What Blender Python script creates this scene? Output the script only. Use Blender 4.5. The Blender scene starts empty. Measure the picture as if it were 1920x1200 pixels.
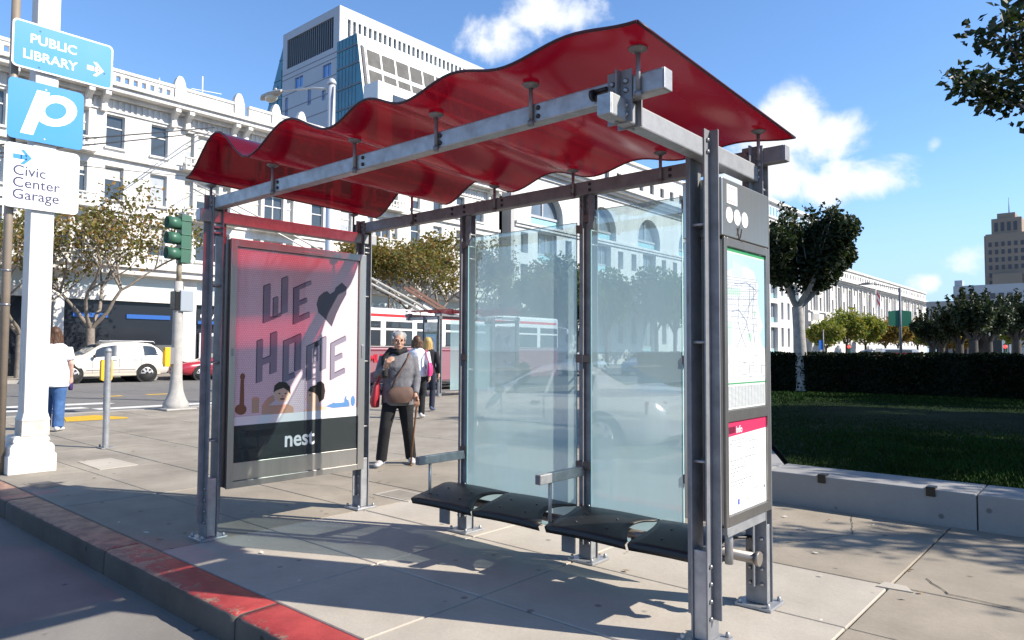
import bpy, bmesh, math, random
from mathutils import Vector, Matrix
R_=math.radians
scene=bpy.context.scene
COL=scene.collection
# ------------------------------------------------------------------ camera
EYE=1.45
yaw,pitch,roll,FPX=0.7165,0.0439,0.0049,1327.14
cy,sy,cp,sp=math.cos(yaw),math.sin(yaw),math.cos(pitch),math.sin(pitch)
Fw=Vector((-sy*cp,cy*cp,sp)); Rt=Vector((cy,sy,0)); Up=Rt.cross(Fw)
cr,sr=math.cos(roll),math.sin(roll)
Rt,Up=cr*Rt+sr*Up,cr*Up-sr*Rt
cd=bpy.data.cameras.new('camera'); cam=bpy.data.objects.new('camera',cd); COL.objects.link(cam)
cam.matrix_world=Matrix(((Rt.x,Up.x,-Fw.x,0),(Rt.y,Up.y,-Fw.y,0),(Rt.z,Up.z,-Fw.z,EYE),(0,0,0,1)))
cd.sensor_width=36; cd.lens=36*FPX/1920; cd.clip_end=3000; cd.clip_start=.05
scene.camera=cam
# ------------------------------------------------------------------ sky, sun, exposure
SUN_EL,SUN_AZ=36.5,26.0          # azimuth counter-clockwise from +X
w=bpy.data.worlds.new('World'); scene.world=w; w.use_nodes=True
nt=w.node_tree; N=nt.nodes; L=nt.links; N.clear()
def nd(t,**k):
    n=N.new(t)
    for a,b in k.items(): setattr(n,a,b)
    return n
out=nd('ShaderNodeOutputWorld'); bg=nd('ShaderNodeBackground')
sky=nd('ShaderNodeTexSky',sky_type='NISHITA',sun_disc=False)
sky.sun_elevation=R_(SUN_EL); sky.sun_rotation=R_(90-SUN_AZ)
sky.air_density=1.0; sky.dust_density=0; sky.ozone_density=3
tc=nd('ShaderNodeTexCoord')
# clouds: fleecy banks at a few bearings of the sky, broken up by noise
def math_(op,a,b=None,c=None):
    n=nd('ShaderNodeMath',operation=op)
    for i,v in enumerate((a,b,c)):
        if v is None: continue
        if isinstance(v,(int,float)): n.inputs[i].default_value=v
        else: L.new(v,n.inputs[i])
    return n.outputs[0]
nz=nd('ShaderNodeTexNoise'); nz.inputs['Scale'].default_value=11.0; nz.inputs['Detail'].default_value=9; nz.inputs['Roughness'].default_value=.6; nz.inputs['Distortion'].default_value=.35
L.new(tc.outputs['Generated'],nz.inputs['Vector'])
CLOUDS=[ # bearing (deg ccw from +X), elevation, half-width, half-height, strength
 (110.0,16.8,3.6,3.4,1.3),(106.6,15.6,3.2,2.2,1.1),(111,13.2,5.4,2.8,1.3),(106.2,12.4,5.2,2.0,1.25),(103.8,12.2,2.8,1.7,1.0),
 (100.0,14.4,.9,.8,.78),(98.4,6.2,1.9,1.5,.85),(100.7,4.9,1.6,1.0,.9),(99.4,3.0,4.0,1.2,.6),
 (127.6,25.8,5.2,2.4,1.0),(132.3,24.0,3.6,2.3,.95),(121.5,27.5,4.0,1.6,.7)]
nrm=nd('ShaderNodeVectorMath',operation='NORMALIZE'); L.new(tc.outputs['Generated'],nrm.inputs[0])
sx=nd('ShaderNodeSeparateXYZ'); L.new(nrm.outputs[0],sx.inputs[0])
el=math_('ARCSINE',sx.outputs[2]); azn=math_('ARCTAN2',sx.outputs[1],sx.outputs[0])
tot=None
for (b,e,hw,hh,s) in CLOUDS:
    da=math_('SUBTRACT',azn,R_(b if b<180 else b-360))
    dx=math_('DIVIDE',da,R_(hw)); dy=math_('DIVIDE',math_('SUBTRACT',el,R_(e)),R_(hh))
    r2=math_('ADD',math_('MULTIPLY',dx,dx),math_('MULTIPLY',dy,dy))
    g_=math_('MULTIPLY',math_('EXPONENT',math_('MULTIPLY',r2,-.9)),s)
    tot=g_ if tot is None else math_('MAXIMUM',tot,g_)
cov=math_('ADD',math_('MULTIPLY',math_('SUBTRACT',nz.outputs['Fac'],.5),4.2),math_('SUBTRACT',math_('MULTIPLY',tot,2.1),1.12))
cr_=nd('ShaderNodeMapRange'); cr_.interpolation_type='SMOOTHSTEP'; L.new(cov,cr_.inputs['Value'])
cr_.inputs['From Min'].default_value=-.05; cr_.inputs['From Max'].default_value=1.15
nz2=nd('ShaderNodeTexNoise'); nz2.inputs['Scale'].default_value=16; nz2.inputs['Detail'].default_value=6
L.new(tc.outputs['Generated'],nz2.inputs['Vector'])
cc=nd('ShaderNodeMix',data_type='RGBA'); L.new(nz2.outputs['Fac'],cc.inputs[0])
cc.inputs[6].default_value=(8.0,8.7,9.9,1); cc.inputs[7].default_value=(11.5,11.5,11.6,1)
mu=nd('ShaderNodeMix',data_type='RGBA',blend_type='MULTIPLY'); mu.inputs[0].default_value=1; L.new(sky.outputs[0],mu.inputs[6]); mu.inputs[7].default_value=(1.55,1.85,2.15,1)
hz=nd('ShaderNodeMapRange'); hz.interpolation_type='SMOOTHERSTEP'; L.new(el,hz.inputs['Value'])
for i,v in enumerate((R_(-2),R_(17),.95,0)): hz.inputs[i+1].default_value=v
hm=nd('ShaderNodeMix',data_type='RGBA'); L.new(hz.outputs[0],hm.inputs[0]); L.new(mu.outputs[2],hm.inputs[6]); hm.inputs[7].default_value=(5.0,7.0,9.4,1)
mx=nd('ShaderNodeMix',data_type='RGBA'); L.new(cr_.outputs[0],mx.inputs[0]); L.new(hm.outputs[2],mx.inputs[6]); L.new(cc.outputs[2],mx.inputs[7])
zn=nd('ShaderNodeMapRange'); zn.interpolation_type='SMOOTHSTEP'; L.new(el,zn.inputs['Value'])
for i,v in enumerate((R_(29),R_(62),1,.5)): zn.inputs[i+1].default_value=v
zm=nd('ShaderNodeVectorMath',operation='SCALE'); L.new(mx.outputs[2],zm.inputs[0]); L.new(zn.outputs[0],zm.inputs['Scale'])
L.new(zm.outputs[0],bg.inputs['Color']); bg.inputs['Strength'].default_value=.068
L.new(bg.outputs[0],out.inputs[0])
sd=bpy.data.lights.new('sun','SUN'); sd.energy=5.0; sd.angle=R_(.53); sd.color=(1,.915,.80)
so=bpy.data.objects.new('sun',sd); COL.objects.link(so)
S=Vector((math.cos(R_(SUN_EL))*math.cos(R_(SUN_AZ)),math.cos(R_(SUN_EL))*math.sin(R_(SUN_AZ)),math.sin(R_(SUN_EL))))
so.rotation_euler=S.to_track_quat('Z','Y').to_euler()
so.location=S*60
scene.view_settings.view_transform='Standard'; scene.view_settings.look='None'; scene.view_settings.gamma=1
scene.view_settings.exposure=.72
scene.cycles.max_bounces=8; scene.cycles.transparent_max_bounces=24; scene.cycles.caustics_reflective=False; scene.cycles.caustics_refractive=False
scene.cycles.sample_clamp_indirect=6
try: scene.cycles.use_denoising=True
except Exception: pass
rnd=random.Random(7)
# ------------------------------------------------------------------ materials
MAT={}
def M(name,col,rough=.6,metal=0,var=0,scale=6,bump=0,bscale=None,spec=.4,emit=None,coat=0,streak=False,stain=None):
    if name in MAT: return MAT[name]
    m=bpy.data.materials.new(name); m.use_nodes=True; t=m.node_tree; b=t.nodes['Principled BSDF']
    c=(*col,1); b.inputs['Base Color'].default_value=c; b.inputs['Roughness'].default_value=rough; b.inputs['Metallic'].default_value=metal
    b.inputs['Specular IOR Level'].default_value=spec
    if coat: b.inputs['Coat Weight'].default_value=coat; b.inputs['Coat Roughness'].default_value=.04
    if emit: b.inputs['Emission Color'].default_value=(*emit[0],1); b.inputs['Emission Strength'].default_value=emit[1]
    if var or bump:
        co=t.nodes.new('ShaderNodeTexCoord'); src=co.outputs['Object']
        if streak:
            mp=t.nodes.new('ShaderNodeMapping'); mp.inputs['Scale'].default_value=(1,1,.12); t.links.new(src,mp.inputs[0]); src=mp.outputs[0]
    if var:
        n=t.nodes.new('ShaderNodeTexNoise'); n.inputs['Scale'].default_value=scale; n.inputs['Detail'].default_value=7; n.inputs['Roughness'].default_value=.62
        t.links.new(src,n.inputs['Vector'])
        mr=t.nodes.new('ShaderNodeMapRange'); t.links.new(n.outputs['Fac'],mr.inputs[0]); mr.inputs[1].default_value=.28; mr.inputs[2].default_value=.72
        x=t.nodes.new('ShaderNodeMix'); x.data_type='RGBA'; t.links.new(mr.outputs[0],x.inputs[0])
        lo=stain or tuple(v*(1-var) for v in col); hi=tuple(min(1,v*(1+var*.6)) for v in col)
        x.inputs[6].default_value=(*lo,1); x.inputs[7].default_value=(*hi,1); t.links.new(x.outputs[2],b.inputs['Base Color'])
        r2=t.nodes.new('ShaderNodeMapRange'); t.links.new(n.outputs['Fac'],r2.inputs[0]); r2.inputs[3].default_value=min(1,rough+.12); r2.inputs[4].default_value=max(.03,rough-.12); t.links.new(r2.outputs[0],b.inputs['Roughness'])
    if bump:
        n=t.nodes.new('ShaderNodeTexNoise'); n.inputs['Scale'].default_value=bscale or scale*6; n.inputs['Detail'].default_value=5; t.links.new(src,n.inputs['Vector'])
        bp=t.nodes.new('ShaderNodeBump'); bp.inputs['Strength'].default_value=bump; bp.inputs['Distance'].default_value=.02; t.links.new(n.outputs['Fac'],bp.inputs['Height']); t.links.new(bp.outputs[0],b.inputs['Normal'])
    MAT[name]=m; return m
def nodes_mat(name):
    m=bpy.data.materials.new(name); m.use_nodes=True; m.node_tree.nodes.clear(); MAT[name]=m
    return m,m.node_tree,m.node_tree.nodes.new,m.node_tree.links.new
# ------------------------------------------------------------------ mesh builder
class MB:
    def __init__(s): s.v=[]; s.f=[]; s.m=[]; s.sm=[]; s.marks=[]
    def mark(s): s.marks.append((len(s.v),len(s.f))); return s
    def add(s,vs,fs,mi=0,smooth=False):
        o=len(s.v); s.v+= [tuple(p) for p in vs]
        for f in fs: s.f.append(tuple(o+i for i in f)); s.m.append(mi); s.sm.append(smooth)
        return s
    def box(s,x0,x1,y0,y1,z0,z1,mi=0,T=None):
        vs=[(x,y,z) for z in (z0,z1) for y in (y0,y1) for x in (x0,x1)]
        if T is not None: vs=[T@Vector(p) for p in vs]
        return s.add(vs,[(0,2,3,1),(4,5,7,6),(0,1,5,4),(2,6,7,3),(0,4,6,2),(1,3,7,5)],mi)
    def bar(s,a,b,wd,ht,mi=0,up=(0,0,1)):
        a,b=Vector(a),Vector(b); d=(b-a); ln=d.length; d.normalize(); u=Vector(up)
        sd_=d.cross(u)
        if sd_.length<1e-4: sd_=d.cross(Vector((0,1,0)))
        sd_.normalize(); u=sd_.cross(d)
        vs=[]
        for p in (a,b):
            for q,r in ((-1,-1),(1,-1),(1,1),(-1,1)): vs.append(p+sd_*q*wd/2+u*r*ht/2)
        return s.add(vs,[(3,2,1,0),(4,5,6,7),(0,1,5,4),(1,2,6,5),(2,3,7,6),(3,0,4,7)],mi)
    def cyl(s,a,b,r0,r1=None,n=12,mi=0,caps=True):
        r1=r0 if r1 is None else r1
        return s.tube([(a,r0),(b,r1)],n,mi,caps)
    def tube(s,pts,n=10,mi=0,caps=True,smooth=True):
        P=[Vector(p) for p,_ in pts]; vs=[]; ref=None
        for i,(p,r) in enumerate(pts):
            d=(P[min(i+1,len(P)-1)]-P[max(i-1,0)])
            if d.length<1e-7: d=Vector((0,0,1))
            d.normalize()
            if ref is None:
                ref=Vector((1,0,0)) if abs(d.x)<.8 else Vector((0,1,0))
            u=(ref-d*ref.dot(d)).normalized(); v=d.cross(u); ref=u
            for k in range(n):
                a=2*math.pi*k/n; vs.append(P[i]+(u*math.cos(a)+v*math.sin(a))*r)
        fs=[(i*n+k,i*n+(k+1)%n,(i+1)*n+(k+1)%n,(i+1)*n+k) for i in range(len(pts)-1) for k in range(n)]
        s.add(vs,fs,mi,smooth)
        if caps:
            o=len(s.v)-len(vs)
            s.f.append(tuple(o+k for k in reversed(range(n)))); s.m.append(mi); s.sm.append(False)
            s.f.append(tuple(o+(len(pts)-1)*n+k for k in range(n))); s.m.append(mi); s.sm.append(False)
        return s
    def lathe(s,prof,c=(0,0,0),n=16,mi=0,smooth=True,sq=False):
        return s.tube([((c[0],c[1],c[2]+z),r) for r,z in prof],4 if sq else n,mi,True,smooth)
    def squares(s,prof,c=(0,0),mi=0):   # stacked square section: (half width, z)
        vs=[]; 
        for h,z in prof: vs+=[(c[0]-h,c[1]-h,z),(c[0]+h,c[1]-h,z),(c[0]+h,c[1]+h,z),(c[0]-h,c[1]+h,z)]
        k=len(prof); fs=[(i*4+j,i*4+(j+1)%4,(i+1)*4+(j+1)%4,(i+1)*4+j) for i in range(k-1) for j in range(4)]
        fs+=[(3,2,1,0),tuple(4*(k-1)+j for j in range(4))]
        return s.add(vs,fs,mi)
    def ball(s,c,r,mi=0,nu=10,nv=7,sc=(1,1,1),T=None):
        vs=[];c=Vector(c)
        for j in range(nv+1):
            t=math.pi*j/nv
            for i in range(nu):
                a=2*math.pi*i/nu; q=Vector((sc[0]*r*math.sin(t)*math.cos(a),sc[1]*r*math.sin(t)*math.sin(a),sc[2]*r*math.cos(t)))
                vs.append(c+(T@q if T is not None else q))
        return s.add(vs,[(j*nu+i,(j+1)*nu+i,(j+1)*nu+(i+1)%nu,j*nu+(i+1)%nu) for j in range(nv) for i in range(nu)],mi,True)
    def poly(s,pts,mi=0): return s.add(pts,[tuple(range(len(pts)))],mi)
    def prism(s,pts,off,mi=0,smooth=False):   # closed outline + extrusion vector
        n=len(pts); P=[Vector(p) for p in pts]; o=Vector(off)
        s.add(P+[p+o for p in P],[tuple(reversed(range(n))),tuple(range(n,2*n))],mi)
        o0=len(s.v)-2*n
        for i in range(n):
            s.f.append((o0+i,o0+(i+1)%n,o0+n+(i+1)%n,o0+n+i)); s.m.append(mi); s.sm.append(smooth)
        return s
    def grid(s,rows,mi=0,smooth=True):
        n=len(rows[0]); vs=[p for r in rows for p in r]
        return s.add(vs,[(j*n+i,j*n+i+1,(j+1)*n+i+1,(j+1)*n+i) for j in range(len(rows)-1) for i in range(n-1)],mi,smooth)
    def text(s,body,o,ux,uz,size,mi=0,align='LEFT',bold=0,lift=0,sx=1.0):
        c=bpy.data.curves.new('t','FONT'); c.body=body; c.size=size; c.align_x=align; c.offset=bold; c.resolution_u=3
        ob=bpy.data.objects.new('t',c); COL.objects.link(ob)
        dg=bpy.context.evaluated_depsgraph_get(); me=ob.evaluated_get(dg).to_mesh()
        ux=Vector(ux); uz=Vector(uz); o=Vector(o); n=ux.cross(uz)
        s.add([o+ux*v.co.x*sx+uz*v.co.y+n*lift for v in me.vertices],[tuple(p.vertices) for p in me.polygons],mi)
        ob.evaluated_get(dg).to_mesh_clear(); bpy.data.objects.remove(ob); bpy.data.curves.remove(c)
        return s
    def mesh(s,name,mats,rel=(0,0,0)):
        me=bpy.data.meshes.new(name); r=Vector(rel)
        me.from_pydata([tuple(Vector(p)-r) for p in s.v],[],s.f)
        for m in (mats if isinstance(mats,(list,tuple)) else [mats]): me.materials.append(m)
        me.polygons.foreach_set('material_index',s.m); me.polygons.foreach_set('use_smooth',s.sm); me.update()
        return me
    def build(s,name,mats,parent=None,bevel=0,world=True,loc=None):
        """one mesh object; coordinates are world ones unless world=False (then in the parent's space)"""
        rel=(0,0,0)
        if parent is not None and world: rel=wloc(parent)
        if loc is not None: rel=loc
        ob=bpy.data.objects.new(name,s.mesh(name,mats,rel)); COL.objects.link(ob)
        if parent is not None: ob.parent=parent
        elif loc is not None: ob.location=loc
        if bevel:
            b=ob.modifiers.new('bevel','BEVEL'); b.width=bevel; b.segments=2; b.limit_method='ANGLE'; b.angle_limit=R_(40)
        return ob
def build_each(b,name,mats,parent,limit=100,bevel=0):
    """every marked item a part of its own; past the limit the rest is one part"""
    mk=b.marks+[(len(b.v),len(b.f))]
    def piece(i,j):
        v0,f0=mk[i]; v1,f1=mk[j]; q=MB(); q.v=b.v[v0:v1]; q.f=[tuple(k-v0 for k in f) for f in b.f[f0:f1]]; q.m=b.m[f0:f1]; q.sm=b.sm[f0:f1]; return q
    n=len(b.marks); o=[]
    for i in range(min(n,limit)): o.append(piece(i,i+1).build(name,mats,parent,bevel))
    if n>limit: q=piece(limit,n).build(name,mats,parent,bevel); q['kind']='stuff'
    return o
def wloc(o):
    p=Vector((0,0,0))
    while o is not None: p=p+o.location; o=o.parent
    return p
def tag(o,label=None,cat=None,group=None,kind=None):
    if label: o['label']=label
    if cat: o['category']=cat
    if group: o['group']=group
    if kind: o['kind']=kind
    return o
def thing(name,label,cat,loc=(0,0,0),rz=0,group=None):
    o=bpy.data.objects.new(name,None); COL.objects.link(o); o.location=loc; o.rotation_euler=(0,0,rz); o.empty_display_size=.2
    return tag(o,label,cat,group)
def struct(o): o['kind']='structure'; return o
def dup(o,parent=None,skip=()):
    c=o.copy(); COL.objects.link(c); c.parent=parent
    for ch in list(o.children):
        if ch.name.split('.')[0] not in skip: dup(ch,c,skip)
    return c
# ================================================================== GROUND
def concrete(name,base,dark,stain=.35,speck=.0):
    m,t,n,l=nodes_mat(name)
    o=n('ShaderNodeOutputMaterial'); b=n('ShaderNodeBsdfPrincipled'); l(b.outputs[0],o.inputs[0])
    g=n('ShaderNodeNewGeometry')
    def noise(sc,det=6,ro=.6):
        q=n('ShaderNodeTexNoise'); q.inputs['Scale'].default_value=sc; q.inputs['Detail'].default_value=det; q.inputs['Roughness'].default_value=ro; l(g.outputs['Position'],q.inputs['Vector']); return q
    a=noise(1.1,8,.65); c=noise(34,5,.7); e=noise(4.5,7,.7); s2=noise(150,2)
    def mp(src,f0,f1,t0,t1):
        q=n('ShaderNodeMapRange'); l(src,q.inputs[0])
        for i,v in enumerate((f0,f1,t0,t1)): q.inputs[i+1].default_value=v
        return q.outputs[0]
    def mul(x,y):
        q=n('ShaderNodeMath'); q.operation='MULTIPLY'; l(x,q.inputs[0]); l(y,q.inputs[1]); return q.outputs[0]
    f=mul(mul(mp(a.outputs['Fac'],.32,.66,1-stain*1.35,1),mp(c.outputs['Fac'],.3,.7,.86,1.06)),mp(e.outputs['Fac'],.35,.65,.9,1.04))
    f=mul(f,mp(g.outputs['Random Per Island'],0,1,.86,1.05)); f=mul(f,mp(s2.outputs['Fac'],.3,.7,.9,1.08))
    x=n('ShaderNodeMix'); x.data_type='RGBA'; l(f,x.inputs[0]); x.inputs[6].default_value=(*dark,1); x.inputs[7].default_value=(*base,1)
    # scattered dark gum spots
    v=n('ShaderNodeTexVoronoi'); v.inputs['Scale'].default_value=3.6; l(g.outputs['Position'],v.inputs['Vector'])
    sp_=mp(v.outputs['Distance'],.05,.10,.5,1)
    x2=n('ShaderNodeMix'); x2.data_type='RGBA'; x2.blend_type='MULTIPLY'; x2.inputs[0].default_value=1; l(x.outputs[2],x2.inputs[6]); l(sp_,x2.inputs[7])
    l(x2.outputs[2],b.inputs['Base Color']); b.inputs['Roughness'].default_value=.88; b.inputs['Specular IOR Level'].default_value=.25
    bp=n('ShaderNodeBump'); bp.inputs['Strength'].default_value=.25; bp.inputs['Distance'].default_value=.01; l(c.outputs['Fac'],bp.inputs['Height']); l(bp.outputs[0],b.inputs['Normal'])
    return m
C_new=concrete('pale_new_concrete',(.51,.465,.40),(.27,.245,.205),.42)
C_old=concrete('tan_old_concrete',(.37,.325,.26),(.19,.165,.13),.5)
C_grey=concrete('grey_paving_concrete',(.37,.335,.28),(.18,.162,.135),.55)
C_road=concrete('worn_road_concrete',(.25,.235,.215),(.14,.135,.128),.45)
C_asph=concrete('grey_asphalt',(.20,.195,.19),(.13,.128,.126),.35)
C_dirt=M('joint_dirt',(.09,.08,.07),.95)
KT=0.0; RZ=-.175            # kerb top, near road level
KX=-18.2                    # kerb line of the cross street
def lerp(a,b,t): return a+(b-a)*t
# sub-base: one big sheet that reaches the horizon
b=MB(); b.poly([(-2500,-2500,-.30),(2500,-2500,-.30),(2500,2500,-.30),(-2500,2500,-.30)])
struct(b.build('ground',C_asph))
b=MB(); b.poly([(-17.9,-14,RZ),(40,-14,RZ),(40,1.99,RZ),(-17.9,1.99,RZ)])
struct(b.build('road',C_road))
b=MB(); b.poly([(-39,-60,-.13),(-17.9,-60,-.13),(-17.9,300,-.13),(-39,300,-.13)])
struct(b.build('cross_street',C_asph))
# pavement slabs: individual plates with grooves between them
def slabs(name,xs,ys,mat,skip=None,g=.006,z=0,dep=.05):
    b=MB()
    for i in range(len(xs)-1):
        for j in range(len(ys)-1):
            if skip and skip(xs[i],xs[i+1],ys[j],ys[j+1]): continue
            x0,x1,y0,y1=xs[i]+g,xs[i+1]-g,ys[j]+g,ys[j+1]-g; c=.006
            q=[(x0,y0),(x1,y0),(x1,y1),(x0,y1)]; qi=[(x0+c,y0+c),(x1-c,y0+c),(x1-c,y1-c),(x0+c,y1-c)]
            dz=rnd.uniform(-.002,.002)
            vs=[(*p,z-dep) for p in q]+[(*p,z-.006+dz) for p in q]+[(*p,z+dz) for p in qi]
            b.add(vs,[(0,1,5,4),(1,2,6,5),(2,3,7,6),(3,0,4,7),(4,5,9,8),(5,6,10,9),(6,7,11,10),(7,4,8,11),(8,9,10,11)])
    o=b.build(name,mat); struct(o); return o
b=MB(); b.poly([(-17.95,2.0,-.02),(40,2.0,-.02),(40,60,-.02),(-17.95,60,-.02)]); struct(b.build('pavement_base',C_dirt))
slabs('shelter_slab',[-5.3,-3.9,-2.93,-1.16],[2.245,3.09,4.03,4.94],C_new)
slabs('pavement',[-7.42,-5.3],[2.245,3.09,4.03,4.94],C_old)
slabs('pavement',[-1.16,.2,1.4,2.8,4.2,5.6],[2.245,3.09,4.03,4.94,6.95],C_old)
slabs('pavement',[-7.42,-5.3,-3.3,-1.16],[4.94,6.9],C_old)
slabs('pavement',[-17.9,-16.2,-14.6,-13.0,-11.4,-9.4,-7.42],[2.245,3.09,3.95,4.9,6.5,8.1],C_grey,g=.005)
slabs('pavement',[-17.9,-15.9,-13.9,-11.9,-9.9,-7.9,-5.9,-3.9],[8.1,10.1,12.1,14.1,16.1,18.1,20.1,23.1,27,31,36,42,50],C_grey,skip=lambda a,b_,c,d:(b_>-5.3 and c>9.0),g=.005)
slabs('pavement',[-7.42,-5.5,-3.5,-2.7],[6.9,8.1],C_grey,g=.005)
slabs('pavement',[-37.9+.0,-39.6,-41.3,-43.9][::-1],[-40+4*k for k in range(80)],C_grey,g=.006,z=.02,dep=.15)
# kerbs
def kerb_mat():
    m,t,n,l=nodes_mat('worn_red_kerb_paint')
    o=n('ShaderNodeOutputMaterial'); b=n('ShaderNodeBsdfPrincipled'); l(b.outputs[0],o.inputs[0])
    g=n('ShaderNodeNewGeometry'); sp_=n('ShaderNodeSeparateXYZ'); l(g.outputs['Position'],sp_.inputs[0])
    def noise(sc,det=8):
        q=n('ShaderNodeTexNoise'); q.inputs['Scale'].default_value=sc; q.inputs['Detail'].default_value=det; q.inputs['Roughness'].default_value=.68; l(g.outputs['Position'],q.inputs['Vector']); return q.outputs['Fac']
    def mp(src,f0,f1,t0,t1):
        q=n('ShaderNodeMapRange'); l(src,q.inputs[0])
        for i,v in enumerate((f0,f1,t0,t1)): q.inputs[i+1].default_value=v
        return q.outputs[0]
    def ad(x,y,op='ADD'):
        q=n('ShaderNodeMath'); q.operation=op
        for i,v in enumerate((x,y)):
            if isinstance(v,(int,float)): q.inputs[i].default_value=v
            else: l(v,q.inputs[i])
        return q.outputs[0]
    # paint wears off away from the shelter and along the outer edge
    wear=ad(mp(sp_.outputs[0],-7.4,-4.3,.60,.075),mp(sp_.outputs[1],1.97,2.05,.20,0))
    mask=mp(ad(ad(noise(9),wear),ad(ad(noise(55),-.5),.55,'MULTIPLY')),.70,.76,1,0)
    red=n('ShaderNodeMix'); red.data_type='RGBA'; l(mp(noise(5),.35,.65,0,1),red.inputs[0]); red.inputs[6].default_value=(.27,.026,.028,1); red.inputs[7].default_value=(.42,.05,.05,1)
    old=n('ShaderNodeMix'); old.data_type='RGBA'; l(mp(noise(6),.4,.6,0,1),old.inputs[0]); old.inputs[6].default_value=(.17,.085,.075,1); old.inputs[7].default_value=(.34,.20,.14,1)
    x=n('ShaderNodeMix'); x.data_type='RGBA'; l(mask,x.inputs[0]); l(old.outputs[2],x.inputs[6]); l(red.outputs[2],x.inputs[7])
    l(x.outputs[2],b.inputs['Base Color']); b.inputs['Roughness'].default_value=.62
    bp=n('ShaderNodeBump'); bp.inputs['Strength'].default_value=.5; bp.inputs['Distance'].default_value=.01; l(noise(40),bp.inputs['Height']); l(bp.outputs[0],b.inputs['Normal'])
    return m
K_red=kerb_mat(); K_face=concrete('dirty_shaded_kerb_face',(.14,.13,.115),(.06,.056,.05),.6)  # front face base darkened to stand for its shade, plus random stains
K_grey=concrete('grey_kerb_stone',(.38,.36,.33),(.22,.21,.195),.4)
def kerb_run(xs,mat_top):
    b=MB()
    prof=[(1.975,RZ-.05),(1.975,-.03),(1.985,-.008),(2.005,0),(2.232,0),(2.232,-.05)]
    for x0,x1 in zip(xs[:-1],xs[1:]):
        r=random.Random(int(x0*100)); k=max(2,int((x1-x0)/.06)); rows=[]
        for i in range(k+1):
            x=lerp(x0+.006,x1-.006,i/k); j=[r.uniform(-.004,.004) for _ in range(2)]
            if i in (0,k): j=[.006,.004]
            rows.append([(x,y+(j[0] if 0<q<4 else 0),z-(abs(j[1]) if q in (2,3) else 0)) for q,(y,z) in enumerate(prof)])
        n=len(prof); o=len(b.v); b.v+=[p for rr in rows for p in rr]
        for i in range(k):
            for q in range(n-1):
                b.f.append((o+i*n+q,o+(i+1)*n+q,o+(i+1)*n+q+1,o+i*n+q+1)); b.m.append(0 if q>=2 else 1); b.sm.append(True)
        for i,fl in ((0,1),(k,-1)):
            b.f.append(tuple(o+i*n+q for q in range(n))[::fl]); b.m.append(1); b.sm.append(False)
    return b
struct(kerb_run([-9.6,-8.12,-5.62,-3.72,-1.6,.9,3.5,8],K_red).build('kerb',[K_red,K_face]))
struct(kerb_run([-17.9,-15.4,-12.9,-11.2,-9.62],K_grey).build('kerb',[K_grey,K_face]))
b=MB()
for k in range(20): b.box(KX-.02,KX+.24,2.25+3*k,2.25+3*k+2.99,-.2,.004)
struct(b.build('kerb',K_grey,bevel=.015))
b=MB()
for k in range(90): b.box(-38.1,-37.86,-60+4*k,-60+4*k+3.99,-.2,.025)
struct(b.build('kerb',K_grey,bevel=.015))
# painted markings
yel=M('yellow_road_paint',(.72,.42,.02),.6,var=.25,scale=12); wht=M('white_road_paint',(.70,.70,.67),.65,var=.25,scale=9)
b=MB(); b.poly([(-15.95,4.85,.007),(-15.80,5.95,.007),(-16.1,6.05,.007),(-17.1,5.75,.007),(-17.0,5.12,.007)][::-1]); struct(b.build('yellow_kerb_marking',yel))
b=MB()
for y0,y1 in ((4,5),(8.9,9.5),(10.3,11.2),(14.0,15.2),(19,20),(24,25),(29,30)): b.poly([(-26.0,y0,-.126),(-25.6,y0,-.126),(-25.6,y1,-.126),(-26.0,y1,-.126)])
struct(b.build('yellow_lane_marking',yel))
b=MB()
b.poly([(-20.8,6.9,-.126),(-20.2,6.9,-.126),(-20.2,13.5,-.126),(-20.8,13.5,-.126)])
b.poly([(-23.2,5.0,-.125),(-22.5,5.0,-.125),(-22.2,8.0,-.125),(-22.9,8.0,-.125)]); b.poly([(-21.6,4.4,-.125),(-21.0,4.4,-.125),(-20.9,6.9,-.125),(-21.5,6.9,-.125)])
struct(b.build('white_road_marking',wht))
# ------------------------------------------------------------------ lawn, granite wall, hedge
grassy=M('lawn_soil',(.010,.020,.005),.95,spec=.05,var=.5,scale=1.3)
def lawn_edge(y): return -2.6-(min(y,23.5)-7.4)*.506
b=MB(); b.grid([[(lerp(lawn_edge(y),22,k/12),y,.25+.03*math.sin(y*.5)*math.sin(k)) for k in range(13)] for y in (7.4,9,11,13,16,19,22,25,30,40)])
struct(b.build('lawn',grassy))
G1=M('grass_blade',(.018,.046,.008),.8,spec=.08,var=.5,scale=1.1); G2=M('dry_grass_blade',(.040,.052,.014),.8,spec=.08,var=.4,scale=3)
b=MB(); r=random.Random(3)
def inlawn(x,y): return y>7.45 and x>lawn_edge(y)+.02
for i in range(52000):
    d=6.2+15.5*r.random()**1.5; t=r.uniform(.30,.80)
    q=Fw*d+Rt*(t*d); x,y=q.x,q.y
    if not inlawn(x,y) or y>22.7: continue
    h=r.uniform(.02,.042)*(1+.03*d); wd=.004+.0011*d; a=r.uniform(0,6.28); z=.232
    dx,dy=math.cos(a)*wd,math.sin(a)*wd; lx,ly=r.uniform(-.5,.5)*h,r.uniform(-.5,.5)*h
    b.add([(x-dx,y-dy,z),(x+dx,y+dy,z),(x+lx,y+ly,z+h)],[(0,1,2)],1 if (r.random()<.12 or y<7.8 and r.random()<.5) else 0)
tag(b.build('grass',[G1,G2]),kind='stuff',label='short dark green grass of the shaded lawn')
gran=concrete('grey_granite',(.34,.335,.325),(.21,.21,.21),.3)
t=thing('low_wall','low grey granite block wall edging the lawn along the pavement','low wall',(-1,7.2,0))
xs=[-2.72,-.97,1.9,4.8,7.7]
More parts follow.
